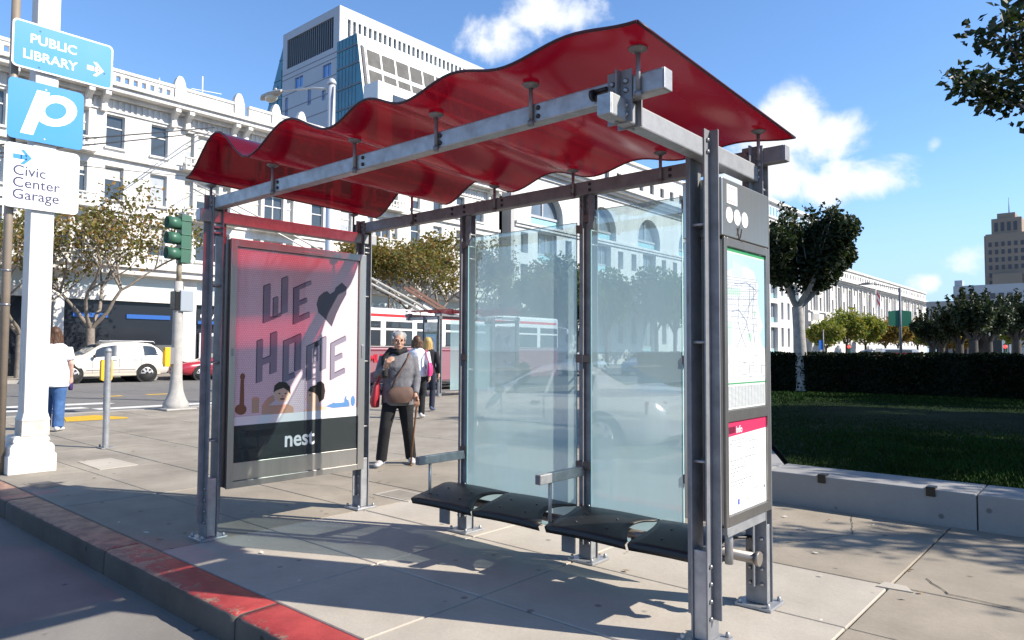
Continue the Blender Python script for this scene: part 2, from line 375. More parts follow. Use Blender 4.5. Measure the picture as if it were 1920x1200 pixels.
for x0,x1 in zip(xs[:-1],xs[1:]):
    b=MB(); b.box(x0+.004,x1-.004,6.93,7.50,-.03,.295); b.build('wall_block',gran,t,bevel=.012)
b=MB()
dv=Vector((-.82,1.62,0)).normalized(); nv=Vector((dv.y,-dv.x,0))
p0=Vector((-2.74,7.0,0)); 
pts=[p0,p0+Vector((.0,.48,0)),p0+Vector((0.02,.48,0))+dv*18,p0+Vector((-.42,.25,0))+dv*18,p0+Vector((-.36,.12,0))]
b.prism([(p.x,p.y,-.03) for p in pts],(0,0,.318)); b.build('wall_return',gran,t,bevel=.01)
brz=M('dark_bronze_stopper',(.05,.045,.04),.45,metal=.8)
for x in (-2.19,-1.30):
    b=MB(); b.box(x-.035,x+.035,6.918,7.02,.297,.315); b.box(x-.035,x+.035,6.912,6.928,.235,.315); b.build('skate_stopper',brz,t,bevel=.004)

# cracks and a few fallen leaves on the pavement
crk=M('crack_dirt',(.05,.045,.04),.95); r=random.Random(12)
b=MB()
def crack(pts,wd=.006,z=.0035):
    P=[]
    for p,q in zip(pts[:-1],pts[1:]):
        n=max(2,int(math.dist(p,q)/.05))
        for k in range(n): t=k/n; P.append((lerp(p[0],q[0],t)+r.uniform(-.008,.008),lerp(p[1],q[1],t)+r.uniform(-.008,.008)))
    P.append(pts[-1])
    for p,q in zip(P[:-1],P[1:]):
        d=Vector((q[0]-p[0],q[1]-p[1],0)).normalized(); s_=Vector((-d.y,d.x,0))*wd*.5*r.uniform(.5,1.2)
        b.poly([(p[0]-s_.x,p[1]-s_.y,z),(q[0]-s_.x,q[1]-s_.y,z),(q[0]+s_.x,q[1]+s_.y,z),(p[0]+s_.x,p[1]+s_.y,z)])
crack([(-1.02,5.24),(-.85,4.99),(-.48,4.97),(.3,4.80)],.009); crack([(-7.2,4.2),(-6.4,4.5),(-5.6,4.4)]); crack([(-4.6,5.4),(-3.6,5.9),(-3.3,6.8)]); crack([(-2.0,5.5),(-1.7,6.1),(-1.9,6.8)])
struct(b.build('pavement_cracks',crk))
b=MB()
for k in range(90):
    d=r.uniform(3.5,13); t=r.uniform(-.65,.65); q=Fw*d+Rt*(t*d); x,y=q.x,q.y
    if y<2.3 or y>6.8 or x<-16: continue
    s=r.uniform(.010,.028); a=r.uniform(0,6.28); u=Vector((math.cos(a),math.sin(a),r.uniform(-.1,.3)))*s; v=Vector((-math.sin(a),math.cos(a),r.uniform(-.2,.3)))*s*.6
    p=Vector((x,y,.010)); b.add([p-u,p+v,p+u,p-v],[(0,1,2,3)],k%2)
tag(b.build('leaf_litter',[M('dry_leaf',(.22,.13,.05),.8),M('pale_litter',(.6,.57,.5),.8)]),kind='stuff',label='dry leaves and scraps of litter strewn on the pavement')
# ================================================================== BUS SHELTER
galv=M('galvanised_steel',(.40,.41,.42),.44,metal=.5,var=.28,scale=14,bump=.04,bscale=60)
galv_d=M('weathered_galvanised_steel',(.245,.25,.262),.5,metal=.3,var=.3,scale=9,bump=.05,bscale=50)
stain_s=M('brushed_stainless',(.52,.50,.46),.32,metal=.9,var=.22,scale=5,streak=True)
bolt_m=M('bolt_steel',(.33,.33,.34),.38,metal=.8)
blackp=M('black_seat_plastic',(.012,.013,.014),.46,bump=.05,bscale=220,spec=.5)
rubber=M('black_rubber',(.015,.015,.015),.7)
def schlick(n,l,f0):
    lw=n('ShaderNodeLayerWeight'); lw.inputs[0].default_value=.5
    p=n('ShaderNodeMath'); p.operation='POWER'; l(lw.outputs['Facing'],p.inputs[0]); p.inputs[1].default_value=5
    q=n('ShaderNodeMath'); q.operation='MULTIPLY_ADD'; l(p.outputs[0],q.inputs[0]); q.inputs[1].default_value=1-f0; q.inputs[2].default_value=f0
    return q.outputs[0]
def red_roof_mat():
    m,t,n,l=nodes_mat('translucent_red_fibreglass')
    o=n('ShaderNodeOutputMaterial')
    d=n('ShaderNodeBsdfDiffuse'); rn=n('ShaderNodeTexNoise'); rn.inputs['Scale'].default_value=3.5; rn.inputs['Detail'].default_value=8; rg=n('ShaderNodeNewGeometry'); l(rg.outputs['Position'],rn.inputs['Vector']); rx=n('ShaderNodeMix'); rx.data_type='RGBA'; rr_=n('ShaderNodeMapRange'); l(rn.outputs['Fac'],rr_.inputs[0]); rr_.inputs[1].default_value=.35; rr_.inputs[2].default_value=.75; l(rr_.outputs[0],rx.inputs[0]); rx.inputs[6].default_value=(.125,.003,.012,1); rx.inputs[7].default_value=(.155,.006,.018,1); l(rx.outputs[2],d.inputs[0])
    tr=n('ShaderNodeBsdfTranslucent'); tr.inputs[0].default_value=(.22,.002,.011,1)
    tp=n('ShaderNodeBsdfTransparent'); tp.inputs[0].default_value=(.88,.012,.03,1)
    gl=n('ShaderNodeBsdfGlossy'); gl.inputs['Roughness'].default_value=.17; gl.inputs[0].default_value=(.6,.6,.6,1)
    m1=n('ShaderNodeMixShader'); m1.inputs[0].default_value=.38; l(d.outputs[0],m1.inputs[1]); l(tr.outputs[0],m1.inputs[2])
    lw=n('ShaderNodeLayerWeight'); lw.inputs[0].default_value=.5
    mr=n('ShaderNodeMapRange'); l(lw.outputs['Facing'],mr.inputs[0]); mr.inputs[1].default_value=.09; mr.inputs[2].default_value=.19; mr.inputs[3].default_value=.42; mr.inputs[4].default_value=.04
    m2=n('ShaderNodeMixShader'); l(mr.outputs[0],m2.inputs[0]); l(m1.outputs[0],m2.inputs[1]); l(tp.outputs[0],m2.inputs[2])
    fr=schlick(n,l,.035)
    m3=n('ShaderNodeMixShader'); l(fr,m3.inputs[0]); l(m2.outputs[0],m3.inputs[1]); l(gl.outputs[0],m3.inputs[2])
    l(m3.outputs[0],o.inputs[0]); return m
roof_m=red_roof_mat()
def glass_mat(name,tint,haze,hazecol=(.80,.90,.92),rough=.0,f0=.17):
    m,t,n,l=nodes_mat(name)
    o=n('ShaderNodeOutputMaterial')
    tp=n('ShaderNodeBsdfTransparent'); tp.inputs[0].default_value=(*tint,1)
    d=n('ShaderNodeBsdfDiffuse'); d.inputs[0].default_value=(*hazecol,1)
    tl=n('ShaderNodeBsdfTranslucent'); tl.inputs[0].default_value=(*hazecol,1)
    h=n('ShaderNodeMixShader'); h.inputs[0].default_value=.5; l(d.outputs[0],h.inputs[1]); l(tl.outputs[0],h.inputs[2])
    g=n('ShaderNodeNewGeometry'); sp_=n('ShaderNodeSeparateXYZ'); l(g.outputs['Position'],sp_.inputs[0])
    nz=n('ShaderNodeTexNoise'); nz.inputs['Scale'].default_value=2.3; nz.inputs['Detail'].default_value=6
    mp=n('ShaderNodeMapping'); mp.inputs['Scale'].default_value=(1,1,.25); l(g.outputs['Position'],mp.inputs[0]); l(mp.outputs[0],nz.inputs['Vector'])
    a=n('ShaderNodeMapRange'); l(sp_.outputs[2],a.inputs[0]); a.inputs[1].default_value=.3; a.inputs[2].default_value=2.3; a.inputs[3].default_value=haze[0]; a.inputs[4].default_value=haze[1]
    b_=n('ShaderNodeMapRange'); l(nz.outputs['Fac'],b_.inputs[0]); b_.inputs[1].default_value=.3; b_.inputs[2].default_value=.7; b_.inputs[3].default_value=.85; b_.inputs[4].default_value=1.15
    q=n('ShaderNodeMath'); q.operation='MULTIPLY'; l(a.outputs[0],q.inputs[0]); l(b_.outputs[0],q.inputs[1])
    m1=n('ShaderNodeMixShader'); l(q.outputs[0],m1.inputs[0]); l(tp.outputs[0],m1.inputs[1]); l(h.outputs[0],m1.inputs[2])
    gl=n('ShaderNodeBsdfGlossy'); gl.inputs['Roughness'].default_value=rough
    fr=schlick(n,l,f0)
    m2=n('ShaderNodeMixShader'); l(fr,m2.inputs[0]); l(m1.outputs[0],m2.inputs[1]); l(gl.outputs[0],m2.inputs[2])
    l(m2.outputs[0],o.inputs[0]); return m
pane_m=glass_mat('dusty_aqua_safety_glass',(.62,.77,.79),(.92,.32),(.53,.74,.76))
edge_m=M('aqua_glass_edge',(.45,.72,.70),.2,spec=.6)
pglass=glass_mat('clear_poster_glazing',(.97,.98,.98),(.0,.0),f0=.03)
XL,XR,YF,YB=-5.389,-1.640,2.631,4.067
# roof profile: the wave dies away from left to right
TF=[-5.31,-4.40,-3.47,-2.81,-2.11,-1.415]; TB=[-5.49,-4.50,-3.72,-2.93,-2.22,-1.48]; AM=[.255,.150,.090,.060,.040]; ZT=2.738
def roofpt(k,t,v):   # k wave number, t 0..1 across the wave, v 0 front .. 1 back
    x0,x1=lerp(TF[k],TB[k],v),lerp(TF[k+1],TB[k+1],v)
    return (lerp(x0,x1,t),lerp(2.36,4.28,v),ZT+AM[k]*(.5-.5*math.cos(2*math.pi*t)))
def roofz(x,y):
    v=(y-2.36)/1.92
    for k in range(5):
        x0,x1=lerp(TF[k],TB[k],v),lerp(TF[k+1],TB[k+1],v)
        if x<=x1 or k==4: return ZT+AM[k]*(.5-.5*math.cos(2*math.pi*max(0,min(1,(x-x0)/(x1-x0)))))
SH=thing('bus_shelter','near steel bus shelter with wavy red roof, black bench and pink advert panel','bus shelter',(-3.5,3.35,0))
b=MB(); rows=[]
for j in range(17):
    v=j/16; rows.append([roofpt(k,t/14,v) for k in range(5) for t in range(14 if k<4 else 15)])
n=len(rows[0]); b.grid(rows); 
ro=b.build('roof',roof_m,SH); ro['label']='wavy red fibreglass roof'
# dark trim along the rim of the sheet
b=MB(); rim=M('dark_red_rim',(.05,.006,.012),.4)
for edge in (rows[0],rows[-1],[r_[0] for r_ in rows],[r_[-1] for r_ in rows]):
    b.tube([(Vector(p)+Vector((0,0,.001)),.007) for p in edge],6)
b.build('roof_rim',rim,ro)
# long beams and end beams
BW=.072
def beam(name,x0,x1,y0,y1,z0,z1,mat=galv,holes=()):
    b=MB(); b.box(x0,x1,y0,y1,z0,z1); o=b.build(name,mat,SH,bevel=.008)
    return o
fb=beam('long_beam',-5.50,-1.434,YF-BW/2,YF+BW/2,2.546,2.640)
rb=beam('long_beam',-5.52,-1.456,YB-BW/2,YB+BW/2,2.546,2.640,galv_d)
eb=beam('cross_beam',XR-BW/2,XR+BW/2,2.470,4.14,2.442,2.540)
lb=beam('cross_beam',XL-BW/2,XL+BW/2,2.50,4.19,2.442,2.540)
def cap(par,x,y,z,ax):
    b=MB(); 
    if ax=='x': b.box(x-.004,x+.004,y-.034,y+.034,z-.045,z+.045)
    else: b.box(x-.034,x+.034,y-.004,y+.004,z-.045,z+.045)
    b.build('end_cap',galv,par,bevel=.003)
cap(fb,-1.431,YF,2.593,'x'); cap(rb,-1.453,YB,2.593,'x'); cap(eb,XR,2.467,2.491,'y'); cap(lb,XL,2.497,2.491,'y')
def bolt(b,p,d,r=.011,h=.010,mi=0):
    p=Vector(p); d=Vector(d); b.mark()
    b.tube([(p,r),(p+d*h*.5,r),(p+d*h,r*.55)],8,mi)
# bolt pairs on the front faces of the long beams
for par,Y,xs in ((fb,YF,(-4.42,-3.46,-2.78,-2.10)),(rb,YB,(-4.62,-4.17,-4.03,-3.62,-2.95,-2.80,-2.18))):
    b=MB()
    for x in xs:
        for z in (2.572,2.613): bolt(b,(x,Y-BW/2,z),(0,-1,0),.012,.011)
    build_each(b,'bolt',M('dark_bolt',(.05,.05,.055),.5,metal=.5),par)
# ---- columns: two tees back to back round the beam
def column(cx,cy,ztop,axis,name='column',base=True,z0=0.02,gap=BW,plate=True,spacers=(),fl=.124,stem=.046,bot=True):
    """axis 'x': flanges lie parallel to X (beam along X passes between); 'y': parallel to Y"""
    th=.009; b=MB()
    def bx(u0,u1,v0,v1,z0_,z1_,mi=0,bb=None):
        bb=bb or b
        if axis=='x': bb.box(cx+u0,cx+u1,cy+v0,cy+v1,z0_,z1_,mi)
        else: bb.box(cx+v0,cx+v1,cy+u0,cy+u1,z0_,z1_,mi)
    for s in (-1,1):
        f0,f1=sorted((s*gap/2,s*(gap/2+th))); bx(-fl/2,fl/2,f0,f1,z0,ztop)
        g0,g1=sorted((s*(gap/2+th),s*(gap/2+th+stem))); bx(-th/2,th/2,g0,g1,z0+(.10 if base else 0),ztop)
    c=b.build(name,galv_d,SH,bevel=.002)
    if base:
        b2=MB(); bx(-fl/2+.012,fl/2-.012,-gap/2+.001,gap/2-.001,z0,.46,0,b2); b2.build('foot_block',galv,c,bevel=.003)
        bb=MB()
        for s in (-1,1):
            for u in (-.034,.034):
                for k in range(4):
                    z=.13+.085*k; p=(cx+u,cy+s*(gap/2+th),z) if axis=='x' else (cx+s*(gap/2+th),cy+u,z)
                    bolt(bb,p,(0,s,0) if axis=='x' else (s,0,0),.012,.013)
        build_each(bb,'bolt',bolt_m,c)
        if plate:
            b3=MB(); b3.box(cx-.105,cx+.105,cy-.105,cy+.105,.0005,.018)
            for sx_ in (-1,1):
                for sy_ in (-1,1): b3.tube([((cx+sx_*.082,cy+sy_*.082,.018),.014),((cx+sx_*.082,cy+sy_*.082,.034),.012),((cx+sx_*.082,cy+sy_*.082,.044),.006)],8)
            b3.build('base_plate',galv,c,bevel=.003)
    if spacers:
        b4=MB()
        for z in spacers: 
            for u in (-.04,.04):
                p=(cx+u,cy-gap/2,z),(cx+u,cy+gap/2,z)
                if axis=='y': p=(cx-gap/2,cy+u,z),(cx+gap/2,cy+u,z)
                b4.mark(); b4.cyl(p[0],p[1],.008,n=8)
        build_each(b4,'spacer_pin',galv,c)
    tb=MB()
    for s in (-1,1):
        for u in (-.034,.034):
            for z in ([ztop-.115,ztop-.055] if ztop<2.6 else [2.47,2.51,2.575,2.615]):
                p=(cx+u,cy+s*(gap/2+th),z) if axis=='x' else (cx+s*(gap/2+th),cy+u,z)
                bolt(tb,p,(0,s,0) if axis=='x' else (s,0,0),.012,.012)
    build_each(tb,'bolt',bolt_m,c)
    return c
sp=(.75,1.35,1.95,2.36,2.405)
cFL=column(XL,YF,2.655,'x',spacers=sp); cBL=column(XL,YB,2.655,'x',spacers=sp)
cBR=column(XR,YB,2.655,'x',spacers=sp); cNR=column(XR,3.372,2.585,'y',spacers=(.9,1.5,2.1))
cM1=column(-4.075,YB+.055,2.60,'x',plate=True,spacers=(1.3,2.2,2.3,2.4),fl=.10,stem=.03)
cM2=column(-2.872,YB+.055,2.60,'x',plate=True,spacers=(1.3,2.2,2.3,2.4),fl=.10,stem=.03)
br=column(XR,YF,2.668,'x',name='corner_bracket',base=False,z0=2.436,stem=.03)
b=MB(); b.cyl((XR-.13,YF-.052,2.605),(XR-.06,YF-.052,2.605),.009,n=10); b.cyl((XR-.13,YF-.052,2.575),(XR-.06,YF-.052,2.575),.009,n=10); b.cyl((XR-.14,YF-.052,2.59),(XR-.125,YF-.052,2.59),.026,n=14); b.build('conduit',M('dark_bolt',(.05,.05,.055),.5,metal=.5),br)
# ---- stand-offs between beams and roof
for Y,xs in ((YF,(-5.371,-4.467,-3.528,-2.801,-2.136,-1.545)),(YB,(-5.581+.09,-4.659,-3.687,-2.934,-2.241,-1.60))):
    for x in xs:
        zt=roofz(x,Y)-.004; b=MB()
        b.cyl((x,Y-.048,2.556),(x,Y-.048,zt-.02),.0105,n=10); b.cyl((x,Y-.048,2.53),(x,Y-.048,2.556),.016,n=8); b.build_p=None
        b.tube([((x,Y-.048,zt-.024),.012),((x,Y-.048,zt-.010),.040),((x,Y-.048,zt-.002),.042)],14)
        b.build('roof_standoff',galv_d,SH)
# ---- glass panes with clamps
for (x0,x1,z0,z1) in ((-4.012,-2.935,.20,2.363),(-2.812,-2.115,.20,2.433)):
    b=MB(); b.poly([(x0,YB,z0),(x1,YB,z0),(x1,YB,z1),(x0,YB,z1)])
    g=b.build('glass_panel',pane_m,SH)
    e=MB()
    for s,(a0,a1,c0,c1) in enumerate(((x0-.0015,x0+.0015,z0,z1),(x1-.0015,x1+.0015,z0,z1),(x0+.002,x1-.002,z1-.0015,z1+.0015),(x0+.002,x1-.002,z0-.0015,z0+.0015))): e.box(a0,a1,YB-.005,YB+.005,c0,c1)
    e.build('polished_edge',edge_m,g)
    c=MB()
    for x,zz in ((x0,(.66,1.40,z1-.05)),(x1,(.66,1.40,z1-.05))):
        s=1 if x==x0 else -1
        for z in zz:
            c.mark(); c.box(x-.032*(1 if s>0 else -1)-.03,x-.032*(1 if s>0 else -1)+.03+.0,YB-.018,YB+.02,z-.028,z+.028)
    build_each(c,'glass_clamp',M('bronze_clamp',(.16,.12,.10),.5,metal=.6),g,bevel=.004)
# upper struts that carry the panes
for x in (-4.012,-2.812):
    b=MB(); b.box(x-.012,x+.03,YB-.02,YB+.0,2.30,2.546); b.build('pane_hanger',galv_d,SH,bevel=.004)
# ---- bench
bench_y=3.72
b=MB(); b.cyl((-4.10,bench_y+.14,.318),(-1.56,bench_y+.14,.318),.030,n=14); b.cyl((-1.572,bench_y+.14,.318),(-1.552,bench_y+.14,.318),.040,n=14)
rail=b.build('bench_rail',M('bench_rail_steel',(.30,.27,.24),.4,metal=.6),SH)
b=MB()
for x in (-4.075,-2.872): 
    b.mark(); b.box(x-.03,x+.03,bench_y+.10,YB,.292,.344); b.box(x-.055,x+.055,bench_y+.16,bench_y+.175,.10,.30)
build_each(b,'bench_bracket',galv_d,SH,bevel=.003)
def seat(x0,x1):
    b=MB(); th=.012; nu=10; nvv=12; prof=[]
    for j in range(nvv+1):           # arc from the drooping front lip up to the back
        s=j/nvv; y=lerp(bench_y-.12,YB-.05,s); z=.330+.074*math.sin(min(1,s*1.3)*math.pi*.5)-.012*max(0,s-.75)*4*.6
        prof.append((y,z))
    prof=[(prof[0][0]+.014,prof[0][1]-.030)]+prof
    top=[];bot=[]
    for j,(y,z) in enumerate(prof):
        s=j/(len(prof)-1); cut=.085*math.sin(max(0,min(1,(s-.15)/.72))*math.pi)  # waist between neighbours
        a=x0+.004+cut*.55; c=x1-.004-cut*.9
        a=min(a,x0+.05)
        top.append([(lerp(a,c,i/nu),y,z+.006*math.sin(math.pi*i/nu)) for i in range(nu+1)])
        bot.append([(lerp(a,c,i/nu),y+.002,z-th+.006*math.sin(math.pi*i/nu)) for i in range(nu+1)])
    b.grid(top); o=len(b.v); b.grid([r_[::-1] for r_ in bot])
    J,K=len(top),nu+1
    for j in range(J-1):
        b.f.append((j*K,(j+1)*K,o+(j+1)*K+K-1,o+j*K+K-1)); b.m.append(0); b.sm.append(True)
        b.f.append((j*K+nu,o+j*K,o+(j+1)*K,(j+1)*K+nu)); b.m.append(0); b.sm.append(True)
    for i in range(nu):
        b.f.append((i,o+nu-i,o+nu-i-1,i+1)); b.m.append(0); b.sm.append(True)
        b.f.append(((J-1)*K+i,(J-1)*K+i+1,o+(J-1)*K+nu-i-1,o+(J-1)*K+nu-i)); b.m.append(0); b.sm.append(True)
    st=b.build('seat',blackp,SH)
    sc=MB()
    for u in (.3,.68):
        for y in (bench_y-.02,bench_y+.10):
            k=(y-(bench_y-.12))/(YB-.05-bench_y+.12); z=.330+.074*math.sin(min(1,k*1.3)*math.pi*.5)
            sc.mark(); sc.tube([((lerp(x0,x1,u),y,z+.003),.009),((lerp(x0,x1,u),y,z+.010),.006)],8)
    for u in (.12,.86): sc.mark(); sc.box(lerp(x0,x1,u)-.014,lerp(x0,x1,u)+.014,bench_y+.105,bench_y+.175,.275,.30)
    build_each(sc,'seat_bolt',M('dark_seat_bolt',(.10,.10,.105),.45,metal=.7),st)
for x0,x1 in ((-4.15,-3.515),(-3.505,-2.90),(-2.855,-2.25),(-2.24,-1.66)): seat(x0,x1)
# ---- arm rests
for x in (-4.045,-2.885):
    b=MB(); b.box(x-.022,x+.022,3.575,YB-.005,.590,.655); a=b.build('armrest',galv,SH,bevel=.006)
    b=MB(); b.box(x-.020,x+.020,3.570,3.576,.593,.652); b.build('end_cap',M('armrest_cap',(.19,.18,.19),.5,metal=.4),a,bevel=.002)
    b=MB(); b.cyl((x,3.70,.32),(x,3.70,.592),.012,n=10); b.build('armrest_post',galv,a)
# ---- advertising panel
def rectframe(b,x0,x1,y0,y1,z0,z1,wl,wr,wt,wb,mi=0):
    b.box(x0,x1,y0,y0+wl,z0,z1,mi); b.box(x0,x1,y1-wr,y1,z0,z1,mi)
    b.box(x0,x1,y0+wl,y1-wr,z1-wt,z1,mi); b.box(x0,x1,y0+wl,y1-wr,z0,z0+wb,mi)
AX=-5.305; A0,A1,AZ0,AZ1=2.728,4.035,.367,2.33
b=MB(); b.box(AX-.15,AX-.03,A0+.004,A1-.004,AZ0+.004,AZ1-.004); adp=b.build('advert_panel',M('panel_side_bronze',(.10,.085,.085),.4,metal=.6),SH,bevel=.004)
b=MB(); rectframe(b,AX-.028,AX,A0,A1,AZ0,AZ1,.052,.068,.060,.052); b.box(AX-.001,AX+.004,3.36,3.58,2.279,2.295)
b.build('panel_frame',stain_s,adp,bevel=.004)
b=MB(); b.box(AX-.028,AX-.012,A0+.054,A1-.070,AZ0+.054,.561); b.build('lower_trim',stain_s,adp,bevel=.003)
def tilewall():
    m,t,n,l=nodes_mat('poster_tile_pink_glow')
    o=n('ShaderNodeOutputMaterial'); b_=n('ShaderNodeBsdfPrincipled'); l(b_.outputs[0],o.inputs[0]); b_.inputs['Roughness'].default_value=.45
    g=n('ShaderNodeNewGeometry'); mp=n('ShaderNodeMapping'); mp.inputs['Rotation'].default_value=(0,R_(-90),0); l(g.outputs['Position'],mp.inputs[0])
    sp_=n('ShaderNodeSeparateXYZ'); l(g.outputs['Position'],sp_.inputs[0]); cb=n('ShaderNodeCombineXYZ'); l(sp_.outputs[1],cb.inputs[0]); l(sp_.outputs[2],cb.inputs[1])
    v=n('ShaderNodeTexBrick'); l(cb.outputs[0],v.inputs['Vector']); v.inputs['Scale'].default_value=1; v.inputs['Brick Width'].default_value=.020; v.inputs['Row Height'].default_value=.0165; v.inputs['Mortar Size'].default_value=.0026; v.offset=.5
    v.inputs['Color1'].default_value=(.82,.67,.71,1); v.inputs['Color2'].default_value=(.77,.61,.66,1); v.inputs['Mortar'].default_value=(.62,.46,.52,1)  # white tiles; the roof's red glow is put into their colour
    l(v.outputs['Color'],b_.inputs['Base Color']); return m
def flat(n,c): return M(n,c,.5)
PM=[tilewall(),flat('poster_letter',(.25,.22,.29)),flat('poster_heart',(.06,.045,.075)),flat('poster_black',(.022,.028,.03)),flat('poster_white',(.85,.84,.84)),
    flat('poster_skin',(.62,.34,.24)),flat('poster_hair',(.02,.014,.012)),flat('poster_wood',(.22,.09,.045)),flat('poster_jar',(.50,.34,.22)),flat('poster_blue',(.10,.25,.50)),flat('poster_letter_side',(.07,.06,.09)),flat('poster_skin_lit',(.80,.52,.38))]
PX=AX-.022
def pq(u,v):   # picture coordinates of the poster (0..1, 0..1 from the top) to the panel
    return (2.782+u*(3.967-2.782),2.266-v*(2.266-.565))
_pl=[0]
def pp(b,pts,mi,lay):
    b.poly([(PX+.0006*lay,*pq(u,v)) for u,v in pts][::-1],mi)
# the zoomed photograph of the poster was 833 x 1200; the print area is set out on the same squares
def uv(x,y):
    u=(x-8)/(775-8); top=lerp(-118,-26,u); bot=lerp(1235,1140,u); return (u,(y-top)/(bot-top))
b=MB()
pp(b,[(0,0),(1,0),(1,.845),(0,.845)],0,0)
def bar_(x0,x1,y0,y1,k=.45):
    pp(b,[uv(x0-6,y0-4),uv(x1-6,y0-4-k*(x1-x0)),uv(x1-6,y1-k*(x1-x0)),uv(x0-6,y1)],10,1)
    pp(b,[uv(x0,y0),uv(x1,y0-k*(x1-x0)),uv(x1,y1-k*(x1-x0)),uv(x0,y1)],1,2)
for q in [(165,203,130,365),(222,250,207,330),(270,307,82,308),(203,270,348-17,365-17),                       # W
          (343,378,142,372),(378,452,126,164-14),(378,428,224,252),(378,445,322,356),                     # E
          (133,165,478,742),(210,248,432,686),(165,210,590,628),                                           # H
          (287,320,478,738),(358,395,445,668),(320,358,463,498),(320,358,690,722),                          # O
          (432,463,510,728),(478,502,488,610),(520,558,462,664),(463,520,496,524),                          # M
          (588,615,492,722),(615,692,478,508),(615,668,574,604),(615,688,678,708)]: bar_(*q)              # E
pp(b,[uv(*p) for p in [(487,240),(500,195),(530,168),(556,158),(575,178),(605,160),(612,138),(655,105),(690,135),(688,180),(650,245),(620,305),(590,385),(545,335),(500,295)]],2,2)
# props on the shelf: ukulele, jar, two bathing children, toy boats, the white rim
def ell(cx,cy,rx,ry,mi,lay,n=18): pp(b,[uv(cx+rx*math.cos(2*math.pi*k/n),cy+ry*math.sin(2*math.pi*k/n)) for k in range(n)][::-1],mi,lay)
pp(b,[uv(*p) for p in [(44,700),(62,690),(66,880),(40,880)]],7,2); ell(48,905,32,34,7,3); ell(54,700,14,22,7,3)
pp(b,[uv(*p) for p in [(108,838),(150,836),(150,926),(108,928)]],8,2); ell(129,836,21,9,5,3)
pp(b,[uv(*p) for p in [(165,880),(200,830),(232,815),(240,850),(205,880),(250,878),(320,872),(352,890),(355,932),(165,934)]],5,2)
ell(284,800,50,62,11,3); pp(b,[uv(*p) for p in [(230,800),(236,755),(262,733),(305,735),(330,765),(333,812),(318,790),(290,770),(250,785)]],6,4)
for ex in (266,303): ell(ex,806,6,4,6,4)
ell(284,840,16,6,7,4,10); ell(285,822,7,8,5,4,8)
pp(b,[uv(*p) for p in [(415,915),(440,893),(470,880),(520,880),(560,890),(566,920)]],11,2)
pp(b,[uv(*p) for p in [(438,800),(450,775),(500,770),(530,800),(520,860),(480,890),(450,885),(432,850),(428,838),(436,825)]],11,3)
pp(b,[uv(*p) for p in [(440,790),(455,765),(495,750),(500,735),(525,728),(545,745),(553,790),(545,840),(515,860),(505,820),(480,800)]],6,4); ell(455,815,5,4,6,4)
pp(b,[uv(*p) for p in [(560,885),(610,862),(720,858),(722,884),(610,895)]],9,2); pp(b,[uv(*p) for p in [(618,835),(640,822),(670,835),(672,860),(618,864)]],4,3)
for x in (700,745): ell(x,850,15,32,9,3)
ell(708,830,9,14,4,4)
pp(b,[(0,.792),(.55,.789),(1,.786),(1,.846),(0,.846)],4,3)
b.poly([(PX,*pq(0,.830)),(PX,*pq(1,.830)),(PX,*pq(1,1)),(PX,*pq(0,1))][::-1],3) if False else pp(b,[(0,.832),(1,.830),(1,1),(0,1)],3,4)
b.text('nest',(PX+.004,3.375,.645),(0,1,0),(0,0,1),.185,4,'CENTER',bold=.004,sx=.92)
ps=b.build('poster',PM,adp); ps['label']='tiled bathroom poster, red roof glow painted in, reading WE (heart) HOME'
b=MB(); b.poly([(AX-.008,A0+.05,.56),(AX-.008,A1-.066,.56),(AX-.008,A1-.066,AZ1-.058),(AX-.008,A0+.05,AZ1-.058)]); b.build('glazing',pglass,adp)
b=MB(); b.mark(); b.box(AX-.0005,AX+.006,A1-.045,A1-.022,1.38,1.50); b.mark(); b.box(AX-.0005,AX+.006,A0+.018,A0+.034,1.40,1.46); build_each(b,'panel_lock',bolt_m,adp,bevel=.003)
# ---- map and timetable case
CX=-1.552; M0,M1=3.44,4.035
b=MB(); b.box(CX-.235,CX-.016,M0+.003,M1-.003,.575,2.035); mc=b.build('map_case',stain_s,SH,bevel=.004)
b=MB(); rectframe(b,CX-.015,CX,M0,M1,.56,2.045,.036,.040,.046,.052); b.box(CX-.014,CX-.001,M0+.036,M1-.040,1.090,1.150); b.build('case_frame',M('case_frame_steel',(.30,.285,.265),.36,metal=.8,var=.2,scale=8),mc,bevel=.003)
b=MB(); b.box(CX-.225,CX-.002,M0-.02,M1+.004,2.050,2.352); hd=b.build('case_header',stain_s,mc,bevel=.005)
b=MB(); hw=M('white_decal',(.82,.82,.80),.5)
b.box(CX-.003,CX-.0005,3.475,3.605,2.225,2.325)
for k in range(3): b.prism([(CX-.003,3.505+.098*k+.042*math.cos(a*.314),2.165+.042*math.sin(a*.314)) for a in range(20)],(.0028,0,0))
b.box(CX-.0004,CX+.0002,3.485,3.595,2.238,2.241,1); b.box(CX-.0004,CX+.0002,3.485,3.595,2.308,2.311,1)
b.text('T',(CX+.0006,3.51,2.145),(0,1,0),(0,0,1),.0,0) if False else None
scr=M('scratch_mark',(.13,.125,.12),.5,metal=.7)
for q in ((3.60,2.11,3.63,2.05),(3.63,2.12,3.60,2.07),(3.66,2.11,3.64,2.06),(3.62,2.06,3.66,2.04)): b.bar((CX-.001,q[0],q[1]),(CX-.001,q[2],q[3]),.006,.004,2)
b.build('route_decal',[hw,flat('decal_red',(.6,.05,.08)),scr],hd)
spk=MB()
for k in range(9): spk.tube([((CX-.10+.0*k,3.46+.03*k,2.352),.004),((CX-.09,3.455+.03*k,2.39+.01*(k%2)),.0015)],5)
spk.bar((CX-.10,3.44,2.357),(CX-.10,3.72,2.357),.03,.008); spk.build('bird_spikes',M('clear_spike',(.6,.66,.66),.2),mc)
